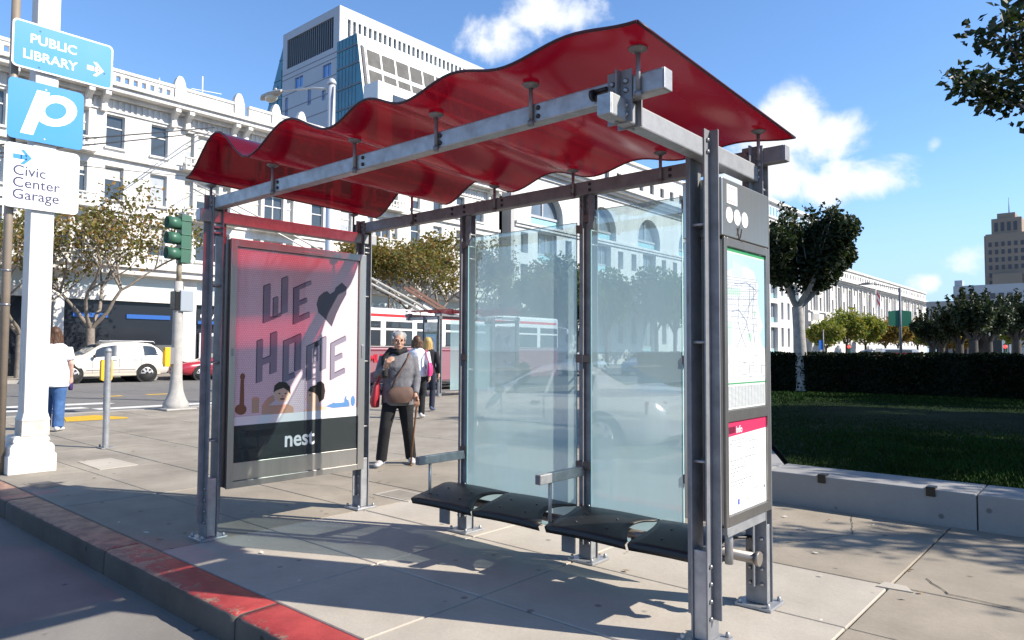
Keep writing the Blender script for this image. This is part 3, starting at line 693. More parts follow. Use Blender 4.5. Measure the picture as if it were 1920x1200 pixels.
# the map sheet
LM=[flat('map_paper',(.72,.74,.72)),flat('map_water',(.42,.62,.74)),flat('map_park',(.48,.68,.50)),flat('map_green_band',(.05,.33,.12)),flat('map_line',(.20,.22,.30)),flat('map_white',(.70,.70,.69)),flat('map_text',(.20,.20,.24))]
b=MB(); m0,m1,mz0,mz1=3.478,3.992,1.152,1.998
def mq(u,v,lay): return (CX-.012+.0005*lay,lerp(m0,m1,u),lerp(mz1,mz0,v))
def mp_(pts,mi,lay): b.poly([mq(u,v,lay) for u,v in pts][::-1],mi)
mp_([(0,0),(1,0),(1,1),(0,1)],0,0)
mp_([(0,0),(1,0),(1,.022),(0,.022)],3,1)
mp_([(0,.03),(1,.03),(1,.62),(.92,.60),(.86,.53),(.95,.47),(.88,.42),(.80,.32),(.82,.20),(.70,.12),(.5,.10),(.2,.12),(0,.16)],1,1)
mp_([(0,.16),(.12,.13),(.5,.10),(.70,.12),(.82,.20),(.80,.32),(.88,.42),(.95,.47),(.86,.53),(.92,.60),(.94,.64),(0,.64)],5,2)
for q in ([(.14,.07),(.42,.10),(.40,.17),(.14,.17)],[(.02,.26),(.36,.245),(.36,.29),(.02,.295)],[(.02,.47),(.14,.46),(.12,.60),(.02,.61)],[(.52,.53),(.62,.52),(.66,.57),(.55,.58)],[(.70,.38),(.75,.37),(.76,.40),(.71,.41)]): mp_(q,2,3)
r=random.Random(5)
def ln(p,q,wd=.0022,mi=4,lay=4):
    a,c=Vector(mq(*p,lay)),Vector(mq(*q,lay)); d=(c-a).normalized(); s_=Vector((0,-d.z,d.y))*wd/2; b.poly([a-s_,c-s_,c+s_,a+s_],mi)
for k in range(9): ln((.02,.18+.018*k+.004*r.random()),(.80,.165+.016*k+.006*r.random()),.0016)
for k in range(6): ln((.02,.32+.035*k),(.78,.30+.042*k),.0014)
for k in range(13): ln((.06+.05*k,.17),(.08+.052*k+.02*r.random(),.44),.0012)
for path in ([(.60,.20),(.57,.35),(.50,.47),(.36,.55),(.24,.62)],[(.70,.22),(.66,.36),(.68,.50),(.72,.60)],[(.30,.30),(.28,.45),(.34,.52),(.48,.62)],[(.80,.24),(.72,.27),(.60,.33),(.42,.41)],[(.10,.40),(.30,.38),(.50,.45),(.62,.60)],[(.20,.22),(.5,.20),(.76,.24)]):
    for p,q in zip(path[:-1],path[1:]): ln(p,q,.003,4,5)
for k in range(46): 
    u,v=r.uniform(.1,.8),r.uniform(.16,.62); a=r.uniform(0,3.1); ln((u,v),(u+.09*math.cos(a),v+.05*math.sin(a)),.0011)
mp_([(0,.655),(1,.655),(1,.825),(0,.825)],5,2)
for k in range(40):
    u,v=r.uniform(.02,.93),r.uniform(.665,.81); a=r.choice((0,1.57)); ln((u,v),(min(.98,u+.12*math.cos(a)),min(.82,v+.08*math.sin(a))),.0013)
for k in range(9): mp_([(.05+.1*k,.67+.03*(k%3)),(.1+.1*k,.67+.03*(k%3)),(.1+.1*k,.72+.03*(k%3)),(.05+.1*k,.72+.03*(k%3))],5 if k%2 else 0,3)
mp_([(0,.838),(1,.838),(1,.846),(0,.846)],3,2)
for k in range(18): ln((.02,.862+.0072*k),(.98,.862+.0072*k),.0014,6,2)
for k in range(12): ln((.04+.083*k,.858),(.04+.083*k,.99),.0014,6,3)
ms=b.build('route_map',LM,mc); ms['label']='pale city transit map sheet'
b=MB(); i0,i1,iz0,iz1=3.478,3.992,.614,1.088
def iq(u,v,lay): return (CX-.012+.0005*lay,lerp(i0,i1,u),lerp(iz1,iz0,v))
b.poly([iq(u,v,0) for u,v in ((0,0),(1,0),(1,1),(0,1))][::-1],0)
b.poly([iq(u,v,1) for u,v in ((0,0),(1,0),(1,.128),(0,.160))][::-1],1)
b.poly([iq(u,v,2) for u,v in ((.04,.055),(.20,.053),(.20,.125),(.04,.128))][::-1],2)
b.text('info',iq(.215,.128,2),(0,1,0),(0,0,1),.052,0,'LEFT',bold=.0012)
for q in [(.06,.20,.42),(.06,.235,.32),(.55,.24,.72),(.2,.28,.34),(.55,.33,.68),(.06,.42,.34),(.42,.41,.7),(.08,.47,.2),(.34,.465,.40),(.10,.51,.44),(.08,.55,.26),(.08,.59,.14),(.06,.65,.62),(.08,.69,.40),(.22,.72,.36),(.66,.79,.78),(.45,.89,.53)]:
    u=q[0]; rr=random.Random(int(q[1]*1000))
    while u<q[2]:
        wd_=rr.uniform(.012,.035); b.poly([iq(x,y,1) for x,y in ((u,q[1]),(u+wd_,q[1]),(u+wd_,q[1]+.010),(u,q[1]+.010))][::-1],3); u+=wd_+.012
b.poly([iq(u,v,1) for u,v in ((.24,.86),(.29,.86),(.29,.92),(.24,.92))][::-1],4); b.poly([iq(u,v,1) for u,v in ((.92,.80),(.96,.80),(.96,.83),(.92,.83))][::-1],3)
b.build('timetable_sheet',[flat('sheet_white',(.86,.86,.85)),flat('sheet_crimson',(.66,.035,.12)),flat('sheet_maroon',(.17,.01,.04)),flat('sheet_text',(.15,.15,.17)),flat('sheet_blue',(.12,.16,.55))],mc)
b=MB(); b.poly([(CX-.005,M0+.03,.60),(CX-.005,M1-.035,.60),(CX-.005,M1-.035,2.0),(CX-.005,M0+.03,2.0)]); b.build('glazing',pglass,mc)
b=MB(); b.box(CX-.03,CX-.01,M0+.04,M1-.06,.505,.556); b.box(CX-.05,CX-.005,M0+.02,M0+.075,.52,.556); b.build('case_bracket',galv,mc,bevel=.003)
b=MB(); b.cyl((XR+.0,3.66,.32),(XR,3.66,.575),.022,n=12); b.build('case_foot',galv,mc)
# ================================================================== BUILDINGS
stoneW=M('cream_white_terracotta',(.70,.68,.645),.7,var=.30,scale=.9,streak=True,bump=.06,bscale=3)
stoneL=M('pale_grey_granite_cladding',(.64,.63,.61),.65,var=.22,scale=.7,streak=True)
stoneC=M('civic_white_stone',(.66,.64,.60),.75,var=.25,scale=.4,streak=True)
winD=M('dark_window_glass',(.055,.07,.085),.08,spec=.7,var=.3,scale=.5)
winL=M('pale_blind_glass',(.42,.44,.45),.2,spec=.6,var=.25,scale=.7)
aqua=M('aqua_spandrel_glass',(.30,.55,.58),.12,spec=.7)
dkst=M('dark_storefront',(.02,.022,.026),.25,spec=.5); blueS=M('blue_fascia',(.02,.10,.36),.4); whS=M('white_sign_letter',(.85,.85,.85),.5)
frW=M('white_window_frame',(.62,.62,.60),.5); grM=M('grey_metal_louver',(.16,.165,.175),.5,metal=.3)
FX=-44.0
def wall_open(b,P,u0,u1,z0,z1,ops,dep,mi=0,mr=0):
    us=sorted({u0,u1,*[o[0] for o in ops],*[o[1] for o in ops]}); zs=sorted({z0,z1,*[o[2] for o in ops],*[o[3] for o in ops]})
    us=[u for u in us if u0<=u<=u1]; zs=[z for z in zs if z0<=z<=z1]
    for j in range(len(zs)-1):
        run=None
        for i in range(len(us)-1):
            cu,cz=(us[i]+us[i+1])/2,(zs[j]+zs[j+1])/2
            solid=not any(o[0]<cu<o[1] and o[2]<cz<o[3] for o in ops)
            if solid and run is None: run=us[i]
            if run is not None and (not solid or i==len(us)-2):
                e=us[i+1] if solid else us[i]; b.add([P(run,0,zs[j]),P(e,0,zs[j]),P(e,0,zs[j+1]),P(run,0,zs[j+1])],[(0,1,2,3)],mi); run=None
    for a,c,d,e in [o[:4] for o in ops]:
        for q in ([(a,d),(a,e)],[(a,e),(c,e)],[(c,e),(c,d)],[(c,d),(a,d)]):
            (p,q1),(r_,s_)=q; b.add([P(p,0,q1),P(r_,0,s_),P(r_,-dep,s_),P(p,-dep,q1)],[(0,1,2,3)],mr)
PXF=lambda u,n,z:(FX+n,u,z)         # facades that look towards +X
_wm={}
_wr=random.Random(77)
def window(parent,u0,u1,z0,z1,dep=.28,sash=True,mull=0,pane=None,sill=True,P=None,trans=0):
    """frame + sill as one part, pane as its sub-part (mesh data shared between equal windows)"""
    bl=_wr.choice((0,0,.25,.38,.62,.9))
    key=(bl,round(u1-u0,2),round(z1-z0,2),sash,mull,sill,pane.name if pane else '',trans)
    if key not in _wm:
        wd,ht=u1-u0,z1-z0; f=MB(); t=.07
        for q in ((0,t,0,ht),(wd-t,wd,0,ht),(t,wd-t,0,t),(t,wd-t,ht-t,ht)): f.box(0,.09,q[0],q[1],q[2],q[3])
        if sash: f.box(.01,.085,t,wd-t,ht*.62-.035,ht*.62+.035)
        if trans: f.box(.01,.085,t,wd-t,trans-.04,trans+.04)
        for k in range(mull): f.box(.012,.08,wd*(k+1)/(mull+1)-.04,wd*(k+1)/(mull+1)+.04,t,ht-t)
        if sill: f.box(.05,dep+.14,-.08,wd+.08,-.13,-.004)
        g=MB(); g.box(.02,.035,t*.5,wd-t*.5,t*.5,ht-t*.5)
        if bl: g.box(.036,.042,t*.5,wd-t*.5,ht*(1-bl),ht-t*.5,1)
        _wm[key]=(f.mesh('window',frW),g.mesh('pane',[pane or winD,M('window_roller_blind',(.50,.49,.45),.8)]))
    f,g=_wm[key]
    o=bpy.data.objects.new('window',f); COL.objects.link(o); o.parent=parent; o.location=Vector((FX-dep,u0,z0))-wloc(parent)
    p=bpy.data.objects.new('pane',g); COL.objects.link(p); p.parent=o
    return o
# ---------------- ornate white commercial building
A0_,A1_=-6.0,48.6
WB=thing('office_building','ornate white stone office building with bracketed cornice above a dark bank storefront','building',(-47,20,0))
ops=[]; wins=[]
bays=[(-2.1,2.45,'D'),(2.45,6.0,'T'),(6.0,10.75,'D'),(10.75,14.3,'T'),(14.3,19.05,'D'),(19.05,22.9,'T'),(23.6,27.6,'T'),(27.6,33.0,'D'),(33.0,37.0,'T'),(37.0,42.2,'D'),(42.2,47.4,'D')]
FL=[(7.0,8.9,.6),(10.1,12.0,.6),(13.1,15.0,.6)]
for a,c,k in bays:
    m=(a+c)/2
    for z0,z1,_ in FL:
        if k=='D': L_=[(m-1.74,m-.74),(m+.74,m+1.74)]
        else: L_=[(m-1.5,m-.95),(m-.72,m+.72),(m+.95,m+1.5)]
        for u0,u1 in L_: ops.append((u0,u1,z0,z1)); wins.append((u0,u1,z0,z1,1 if (k=='T' and u1-u0>1) else 0))
store=[(-5,4.6,0,4.25),(5.0,12.6,0,4.25),(13.1,19.6,0,4.25),(20.4,22.6,0,4.25),(23.2,30,0,4.25),(30.6,38,0,4.25),(38.6,46,0,4.25)]
clere=[(u0,u1,4.85,5.7) for u0,u1,_,_ in store]
b=MB(); wall_open(b,PXF,A0_,A1_,-.2,15.9,ops+store+clere,.30)
b.box(FX-14,FX-.9,A0_,A1_,-.2,15.9); b.add([PXF(A1_,0,-.2),PXF(A1_,-14,-.2),PXF(A1_,-14,17.4),PXF(A1_,0,17.4)],[(0,1,2,3)])
b.build('wall',stoneW,WB)
big=[q for q in wins]
for i,(u0,u1,z0,z1,m_) in enumerate(wins): window(WB,u0,u1,z0,z1,mull=m_,pane=winL if (i*7)%3==0 else winD)
b=MB()                                            # mouldings
b.box(FX,FX+.55,A0_,A1_,5.78,6.15); b.box(FX,FX+.75,A0_,A1_,6.15,6.50); b.box(FX,FX+.12,A0_,A1_,9.35,9.6); b.box(FX,FX+.22,A0_,A1_,12.45,12.7)
b.box(FX,FX+.10,A0_,A1_,15.15,15.3)
k=0; u=A0_+.1
while u<A1_-.2: b.box(FX,FX+.07,u,u+.16,15.3,15.86); u+=.33      # fluted frieze
b.box(FX-.3,FX+.35,A0_,A1_,15.88,16.1); b.box(FX-.3,FX+.95,A0_,A1_,16.1,16.38); b.box(FX-.3,FX+1.12,A0_-.1,A1_+.1,16.38,16.62)
b.build('cornice',stoneW,WB,bevel=.02)
b=MB()
for y in [c for a,c,_ in bays]+[-2.1]:
    for s in (-.42,.42):
        pr=[(FX+.02,15.05),(FX+.30,15.05),(FX+.36,15.3),(FX+.30,15.5),(FX+.55,15.7),(FX+.88,15.86),(FX+.88,16.09),(FX+.02,16.09)]
        b.mark(); b.prism([(x,y+s-.15,z) for x,z in pr],(0,.30,0))
build_each(b,'cornice_bracket',stoneW,WB)
b=MB(); par=[]
for a,c,k in bays:                                # parapet, pierced with round holes in places
    n=7; L_=[]
    if k=='T' or a>30: b.box(FX-.25,FX+.05,a,c,16.62,17.55); b.box(FX-.30,FX+.12,a,c,17.55,17.72)
    else:
        b.box(FX-.25,FX+.05,a,c,16.62,16.85); b.box(FX-.25,FX+.05,a,c,17.35,17.55); b.box(FX-.30,FX+.12,a,c,17.55,17.72)
        st=(c-a)/10
        for q in range(11): b.box(FX-.25,FX+.05,a+st*q-.11,a+st*q+.11,16.85,17.35)
b.build('parapet',stoneW,WB)
b=MB()
for y in [c for a,c,_ in bays]+[-2.1,12.5,25.6]:
    b.mark(); b.box(FX-.34,FX+.16,y-.34,y+.34,16.6,17.75)
    pr=[(y-.34,17.75),(y-.30,18.0),(y-.20,18.25),(y-.10,18.38),(y+.10,18.38),(y+.20,18.25),(y+.30,18.0),(y+.34,17.75)]
    b.prism([(FX-.28,p,z) for p,z in pr],(.36,0,0))
build_each(b,'roof_finial',stoneW,WB)
b=MB()                                            # balconies below the triple windows
for a,c,k in bays:
    if k!='T': continue
    m=(a+c)/2
    for zz in (9.62,12.72):
        b.mark(); b.box(FX,FX+.7,m-1.75,m+1.75,zz-.22,zz)
        for q in range(13): b.box(FX+.58,FX+.66,m-1.7+.28*q-.04,m-1.7+.28*q+.04,zz,zz+.5)
        b.box(FX+.54,FX+.70,m-1.75,m+1.75,zz+.5,zz+.58)
for a,c,k in bays:
    if k=='D':
        m=(a+c)/2; b.mark()
        for q in range(14): b.box(FX+.06,FX+.12,m-1.9+.29*q-.03,m-1.9+.29*q+.03,6.5,7.0)
        b.box(FX+.04,FX+.14,m-2,m+2,7.0,7.08)
build_each(b,'balcony',stoneW,WB)
b=MB()
for u0,u1,z0,z1 in store:
    b.box(FX-2.6,FX-2.4,u0,u1,-.1,4.25)
    n=max(1,int((u1-u0)/1.6))
    for q in range(n+1): b.box(FX-.36,FX-.28,lerp(u0,u1,q/n)-.05,lerp(u0,u1,q/n)+.05,-.1,4.25,1)
    b.box(FX-.36,FX-.28,u0,u1,2.65,2.78,1)
rs=random.Random(6)
for u0,u1,z0,z1 in store:
    u=u0+.4
    while u<u1-1.2:
        wd=rs.uniform(.5,1.3); zz=rs.choice((0,.6,1.0)); b.box(FX-.262,FX-.255,u,u+wd,zz+.25,zz+rs.uniform(.7,1.6),rs.choice((0,2,2,3))); u+=wd+rs.uniform(.3,1.2)
sf=b.build('storefront',[dkst,M('storefront_mullion',(.34,.345,.34),.4),M('shop_poster_grey',(.09,.095,.10),.5),M('shop_poster_teal',(.06,.13,.15),.5)],WB)
b=MB()
for u0,u1,z0,z1 in store: b.box(FX-.30,FX-.27,u0+.02,u1-.02,-.1,4.22)
b.build('shop_glass',M('shop_glass',(.018,.021,.028),.12,spec=.35),sf)
b=MB()
for u0,u1,z0,z1 in clere: b.box(FX-.25,FX-.20,u0,u1,z0,z1)
b.build('clerestory_pane',M('pale_clerestory',(.52,.58,.58),.3),WB)
b=MB()
b.box(FX-.20,FX+.06,20.42,22.58,3.05,3.95,0); b.box(FX+.061,FX+.07,20.5,22.5,3.05,3.25,1)
sg=b.build('shop_sign',[dkst,blueS],WB)
b=MB()
b.text('CHASE',(FX+.066,20.62,3.38),(0,1,0),(0,0,1),.52,2,bold=.01)
b.build('sign_lettering',[whS,whS,whS],sg); sg['label']='dark and blue bank sign with white letters'
for u0,u1 in ((13.6,15.4),(16.4,18.9),(5.4,9.2)): b=MB(); b.box(FX-.26,FX-.20,u0,u1,3.25,3.50); b.build('blue_sign_strip',blueS,WB)
b=MB(); b.box(FX-.2,FX-.1,20.7,22.3,0,2.5,0); b.box(FX-.11,FX-.05,21.2,21.8,.05,2.3,1); b.build('shop_door',[frW,winD],WB)
# flag staffs and a roof aerial
b=MB(); b.cyl((FX-1,20.9,16.6),(FX-1,20.9,19.2),.05,n=6); b.cyl((FX-1,18.2,17),(FX-1,18.2,18.3),.04,n=6); b.bar((FX-1,20.2,18.2),(FX-1,22.2,18.4),.04,.04); b.build('roof_pipes',frW,WB)
b=MB(); b.box(FX-13.8,FX-.2,A0_+.1,A1_-.1,15.9,16.3); b.box(FX-9,FX-4,40.5,45.5,16.3,20.2); b.build('roof',stoneL,WB)
# ---------------- library with arched windows
B0,B1=50.8,131.0
LB=thing('library','pale granite library with rows of big arched windows under a deep cornice','building',(-50,90,0))
def archwall(b,P,c,rad,z0,zs,u0,u1,z1,dep,n=14):
    """wall band u0..u1 x z0..z1 pierced by an arch centred c (springing zs)"""
    pts=[(c-rad,z0),(c-rad,zs)]+[(c-rad*math.cos(math.pi*k/n),zs+rad*math.sin(math.pi*k/n)) for k in range(1,n)]+[(c+rad,zs),(c+rad,z0)]
    b.add([P(u0,0,z0),P(c-rad,0,z0),P(c-rad,0,z1),P(u0,0,z1)],[(0,1,2,3)]); b.add([P(c+rad,0,z0),P(u1,0,z0),P(u1,0,z1),P(c+rad,0,z1)],[(0,1,2,3)])
    for (a,za),(d,zd) in zip(pts[1:-2],pts[2:-1]):
        b.add([P(a,0,za),P(d,0,zd),P(d,0,z1),P(a,0,z1)],[(0,1,2,3)])
    for (a,za),(d,zd) in zip(pts[:-1],pts[1:]): b.add([P(a,0,za),P(d,0,zd),P(d,-dep,zd),P(a,-dep,za)],[(0,1,2,3)])
bw=10.1; cs=[55.9+bw*k for k in range(8)]
b=MB(); ops=[]
for c in cs:
    for z0,z1 in ((10.4,13.3),(6.4,9.6),(1.2,5.6)): ops.append((c-1.55,c+1.55,z0,z1))
    for s in (-1,1):
        for z0,z1 in ((11.0,13.0),(7.0,9.9),(2.4,5.6)): ops.append((c+s*3.6-.55,c+s*3.6+.55,z0,z1))
wall_open(b,PXF,B0,B1,-.2,13.7,ops,.75)
u=B0
for c in cs:
    archwall(b,PXF,c,2.62,13.7,15.0,u,c+bw/2 if c!=cs[-1] else B1,19.2,.85); u=c+bw/2
sq=[(c0,c0+1.0,21.2,22.4) for c0 in [B0+1.2+2.55*k for k in range(31)]]
wall_open(b,lambda q,n,z:(FX-.7+n,q,z),B0,B1,20.4,24.0,sq,.4)
b.box(FX-30,FX-1.6,B0,B1,-.2,24.0)
b.add([PXF(B0,0,-.2),PXF(B0,0,20),PXF(B0,-2,20),PXF(B0,-2,-.2)],[(0,1,2,3)])
b.build('wall',stoneL,LB)
b=MB(); b.box(FX,FX+.18,B0,B1,13.45,13.72); b.box(FX,FX+.32,B0,B1,13.72,13.95); b.box(FX,FX+.2,B0,B1,18.7,18.9); b.box(FX,FX+.5,B0,B1,19.2,19.5); b.box(FX,FX+1.1,B0,B1,19.5,19.75)
b.prism([(FX+1.4,B0,19.75),(FX+1.4,B0,20.0),(FX-.7,B0,20.45),(FX-.7,B0,19.75)],(0,B1-B0,0)); b.box(FX-.9,FX-.4,B0,B1,24.0,24.3); b.build('cornice',stoneL,LB)
b=MB()
for c in cs:
    b.mark(); b.prism([(FX-.82,c-2.6,13.75)]+[(FX-.82,c-2.6*math.cos(math.pi*k/14),15.0+2.6*math.sin(math.pi*k/14)) for k in range(15)]+[(FX-.82,c+2.6,13.75)],(.06,0,0),0)
    b.box(FX-.75,FX-.66,c-2.6,c+2.6,14.0,14.8,1); b.box(FX-.76,FX-.55,c-2.6,c+2.6,14.85,15.1,2); b.box(FX-.76,FX-.62,c-.09,c+.09,15.1,17.6,2)
    for z0,z1 in ((10.4,13.3),(6.4,9.6),(1.2,5.6)):
        b.mark(); b.box(FX-.72,FX-.66,c-1.55,c+1.55,z0,z1,0); b.box(FX-.66,FX-.60,c-1.5,c+1.5,z0,z0+.75,1); b.box(FX-.66,FX-.56,c-1.55,c+1.55,z0+.75,z0+.9,2)
        for s in (-.5,.5): b.box(FX-.66,FX-.58,c+s-.05,c+s+.05,z0,z1,2)
    for s in (-1,1):
        for z0,z1 in ((11.0,13.0),(7.0,9.9),(2.4,5.6)): b.mark(); b.box(FX-.7,FX-.62,c+s*3.6-.55,c+s*3.6+.55,z0,z1,0)
for q in sq: b.mark(); b.box(FX-1.1,FX-1.02,q[0],q[1],q[2],q[3],3)
_lib=[M('library_glass',(.16,.20,.24),.06,spec=.8,var=.4,scale=.3),aqua,M('library_mullion',(.42,.43,.44),.4),winD]; build_each(b,'window',_lib,LB)
b=MB(); b.box(FX-.1,FX+.1,B0-.6,B0-.1,0,19.5); b.build('corner_pier',M('grey_pier',(.40,.39,.38),.6),LB)
# glassy upper storeys seen over the lawn tree
b=MB(); b.box(FX-26,FX-4,118,150,0,28.4,0)
for k in range(22): b.box(FX-4.0,FX-3.9,118.5+1.42*k,119.4+1.42*k,24.9,27.7,1)
b.box(FX-4.2,FX-3.4,117.8,150,28.4,29.0,0)
for k in range(22): b.box(FX-4.0,FX-3.9,118.5+1.42*k,119.5+1.42*k,20.5,23.6,1)
b.build('upper_storey',[stoneL,M('blue_grey_glass',(.30,.42,.48),.1,spec=.7)],LB)
# ---------------- long civic hall
C0,C1=133.0,233.0
CH=thing('civic_hall','long white civic hall with tall arched windows and a flag, beyond the lawn','building',(-52,180,0))
b=MB(); ops=[]; tall=[C0+3.2+7.4*k for k in range(13)]
for c in tall:
    ops.append((c-.95,c+.95,9.3,14.6)); ops.append((c-.7,c+.7,3.2,5.8))
    ops.append((c+3.7-.55,c+3.7+.55,9.3,11.9)); ops.append((c+3.7-.5,c+3.7+.5,3.2,5.8)); ops.append((c+3.7-.4,c+3.7+.4,13.6,14.7))
    ops.append((c-1.2,c-.4,17.0,17.9)); ops.append((c+.6,c+1.4,17.0,17.9)); ops.append((c+2.6,c+3.4,17.0,17.9)); ops.append((c+4.6,c+5.4,17.0,17.9))
wall_open(b,PXF,C0,C1,-.2,18.5,ops,.7); b.box(FX-30,FX-1.6,C0,C1,-.2,18.4)
b.add([PXF(C0,0,-.2),PXF(C0,0,18.5),PXF(C0,-30,18.5),PXF(C0,-30,-.2)],[(0,1,2,3)])
b.build('wall',stoneC,CH)
b=MB(); b.box(FX,FX+.5,C0,C1,6.6,7.2); b.box(FX,FX+.3,C0,C1,9.0,9.25); b.box(FX,FX+.35,C0,C1,15.1,15.5); b.box(FX,FX+.9,C0,C1,15.5,15.8); b.box(FX,FX+1.3,C0-.3,C1+.3,15.8,16.15); b.box(FX-.4,FX+.35,C0,C1,18.5,18.9); b.prism([(FX+.2,C0,18.9),(FX-5,C0,20.2),(FX-5,C0,18.9)],(0,C1-C0,0)); b.build('cornice',stoneC,CH)
b=MB()
for c in tall:
    for s in (-1.55,1.55): b.mark(); b.box(FX,FX+.28,c+s-.28,c+s+.28,9.25,15.1)
build_each(b,'pilaster',stoneC,CH)
b=MB()
for c in tall:
    b.mark(); b.box(FX,FX+.35,c-1.7,c+1.7,7.2,9.0); 
    for k in range(12): b.box(FX+.36,FX+.42,c-1.6+.28*k,c-1.48+.28*k,7.5,8.7)
build_each(b,'balustrade',stoneC,CH)
b=MB()
for o in sorted(ops,key=lambda o:-(o[1]-o[0])*(o[3]-o[2])): b.mark(); b.box(FX-.7,FX-.62,o[0],o[1],o[2],o[3])
build_each(b,'window',M('violet_grey_glass',(.10,.10,.14),.2,spec=.5),CH)
b=MB()
b.cyl((FX+1.6,172.6,5.5),(FX+1.6,172.6,17.8),.14,.09,n=7); fp=b.build('flag_pole',frW,CH)
b=MB(); fl=[]
for k in range(7): fl.append([(FX+1.75+.12*k,172.7+.06*math.sin(k*1.4),z-k*.24) for z in (15.4,14.6,13.8,13.0,12.2)])
for s in range(4): b.grid([[r_[s],r_[s+1]] for r_ in fl],s%2)
b.build('flag',[M('flag_red',(.55,.10,.12),.8),M('flag_white',(.72,.68,.70),.8)],fp)
# ---------------- modern tower with louvres, glass wing and glazed bay
TW=thing('office_tower','modern white panelled office tower with dark louvre band and teal glass bay','building',(-90,66,0))
pan=M('violet_grey_panel',(.56,.56,.585),.45,metal=.15,var=.08,scale=.15); panW=M('white_panel',(.72,.72,.71),.5,var=.06,scale=.2)
teal=M('teal_curtain_glass',(.03,.17,.22),.08,spec=.9,var=.35,scale=.4)
blind=M('grey_window_blind',(.055,.055,.052),.6,var=.2,scale=1.2); skyw=M('sky_blue_window',(.10,.27,.62),.06,spec=.9)
TY=52.3
PYF=lambda u,n,z:(u,TY-n,z)     # faces -Y ; u runs along +X
b=MB()
wall_open(b,PYF,-88.35,-75,0,45.6,[(-87.3,-76.3,40.4,44.5),(-78.6,-76.7,36.9,38.6),(-85.2,-83.2,37.1,38.6),(-82,-81.2,34.1,36.3),(-78.7,-77.9,34.0,35.3),(-87.6,-86.8,33.8,36.4)],.5)
P75=lambda u,n,z:(-75+n,u,z)
wall_open(b,P75,TY,104,0,45.6,[(53.1,102,41.9,44.2)],.5)
b.box(-88.3,-75.9,TY+.9,103.5,0,45.3)
b.add([(-88.35,TY,45.6),(-75,TY,45.6),(-75,104,45.6),(-88.35,104,45.6)],[(0,1,2,3)]); b.add([(-88.35,TY,0),(-88.35,TY,45.6),(-88.35,104,45.6),(-88.35,104,0)],[(0,1,2,3)])
b.build('wall',[M('grey_white_panel',(.47,.47,.49),.45,var=.06,scale=.2)],TW)
b=MB()
for z in (39.6,38.9,36.7,34.6,32.4): b.box(-88.3,-75.05,TY-.03,TY-.004,z,z+.10)
b.build('panel_joint',M('panel_joint',(.22,.225,.25),.6),TW)
b=MB(); b.box(-87.3,-76.3,TY+.35,TY+.42,40.4,44.5)
for k in range(23): b.box(-87.3+.49*k,-87.12+.49*k,TY+.12,TY+.36,40.4,44.5)
b.box(-75.45,-75.38,53.1,102,41.9,44.2)
for k in range(58): b.box(-75.38,-75.02,53.2+.84*k,53.55+.84*k,41.9,44.2,1)
b.build('louvre_band',[grM,panW],TW)
b=MB()
for q in ((-78.6,-76.7,36.9,38.6),(-85.2,-83.2,37.1,38.6),(-82,-81.2,34.1,36.3),(-78.7,-77.9,34.0,35.3),(-87.6,-86.8,33.8,36.4)): b.mark(); b.box(q[0],q[1],TY+.2,TY+.26,q[2],q[3]); b.box((q[0]+q[1])/2-.04,(q[0]+q[1])/2+.04,TY+.1,TY+.2,q[2],q[3],1)
build_each(b,'window',[skyw,pan],TW)
b=MB(); # slanted glass wing on the left
w0=[(-88.36,TY+1,45.2),(-89.8,TY+1,45.2),(-95.6,TY+1,33.0),(-100,TY+1,24),(-100,TY+1,0),(-88.36,TY+1,0)]
b.prism(w0,(0,40,0),0)
for k in range(12): b.box(-99.5,-88.4,TY+.93,TY+1-.005,12+2.8*k,12.14+2.8*k,1) if 12+2.8*k<33 else b.box(-95.5+(12+2.8*k-33)*.47,-88.4,TY+.93,TY+.995,12+2.8*k,12.14+2.8*k,1)
for k in range(10): b.box(-89.3-1.0*k,-89.22-1.0*k,TY+.94,TY+.995,8,max(10,45-2.12*(k+.2)-1),1)
b.build('glass_wing',[teal,M('teal_mullion',(.10,.22,.25),.4)],TW)
b=MB()
def bayx(z): return lerp(-68.9,-70.9,(z-30)/(40.6-30))
b.prism([(-74.98,TY-.35,28),(bayx(28),TY-.35,28),(bayx(40.6),TY-.35,40.6),(-74.98,TY-.35,40.6)],(0,50,0),0)
bay=b.build('glazed_bay',[teal],TW)
b=MB()
for z in (39.2,36.9,34.2,31.6): b.box(-74.9,bayx(z)-.02,TY-.42,TY-.355,z-.12,z+.12,0)
for k in range(6): b.bar((-74.5+.7*k,TY-.37,29),(-74.5+.7*k,TY-.37,40.5),.05,.04,0)
def fr(u0,u1,z0,z1,mi,off=0):
    b.add([(bayx(z0)+off,u0,z0),(bayx(z0)+off,u1,z0),(bayx(z1)+off,u1,z1),(bayx(z1)+off,u0,z1)],[(0,1,2,3)],mi)
fr(TY-.34,101.5,39.25,40.6,2,.01); fr(TY-.34,101.5,28,39.25,1,.012)
for r_,(z0,z1) in enumerate(((36.75,38.9),(34.1,36.2),(31.5,33.6))):
    for k in range(21): fr(TY+.9+2.33*k,TY+2.95+2.33*k,z0,z1,3,.03)
b.bar((bayx(28)+.1,TY+.2,28),(bayx(39.1)+.1,TY+.2,39.1),.35,.12,4)
b.bar((bayx(28)+.25,TY+.55,28),(bayx(39.2)+.25,TY+.55,39.2),.14,.14,1)
b.build('bay_grid',[M('bay_mullion',(.14,.17,.19),.5),panW,M('pale_aqua_panel',(.55,.72,.70),.3),blind,dkst],bay)
b=MB(); b.box(-64.6,-62,48.4,57.5,20,31.4,0); b.box(-61.98,-61.9,50.5,56.8,20,30.3,1); b.box(-61.9,-61.85,50.5,56.8,29.2,29.4,0); b.box(-61.9,-61.84,53.2,53.5,20,30.3,0)
b.build('annex',[panW,winD],TW)
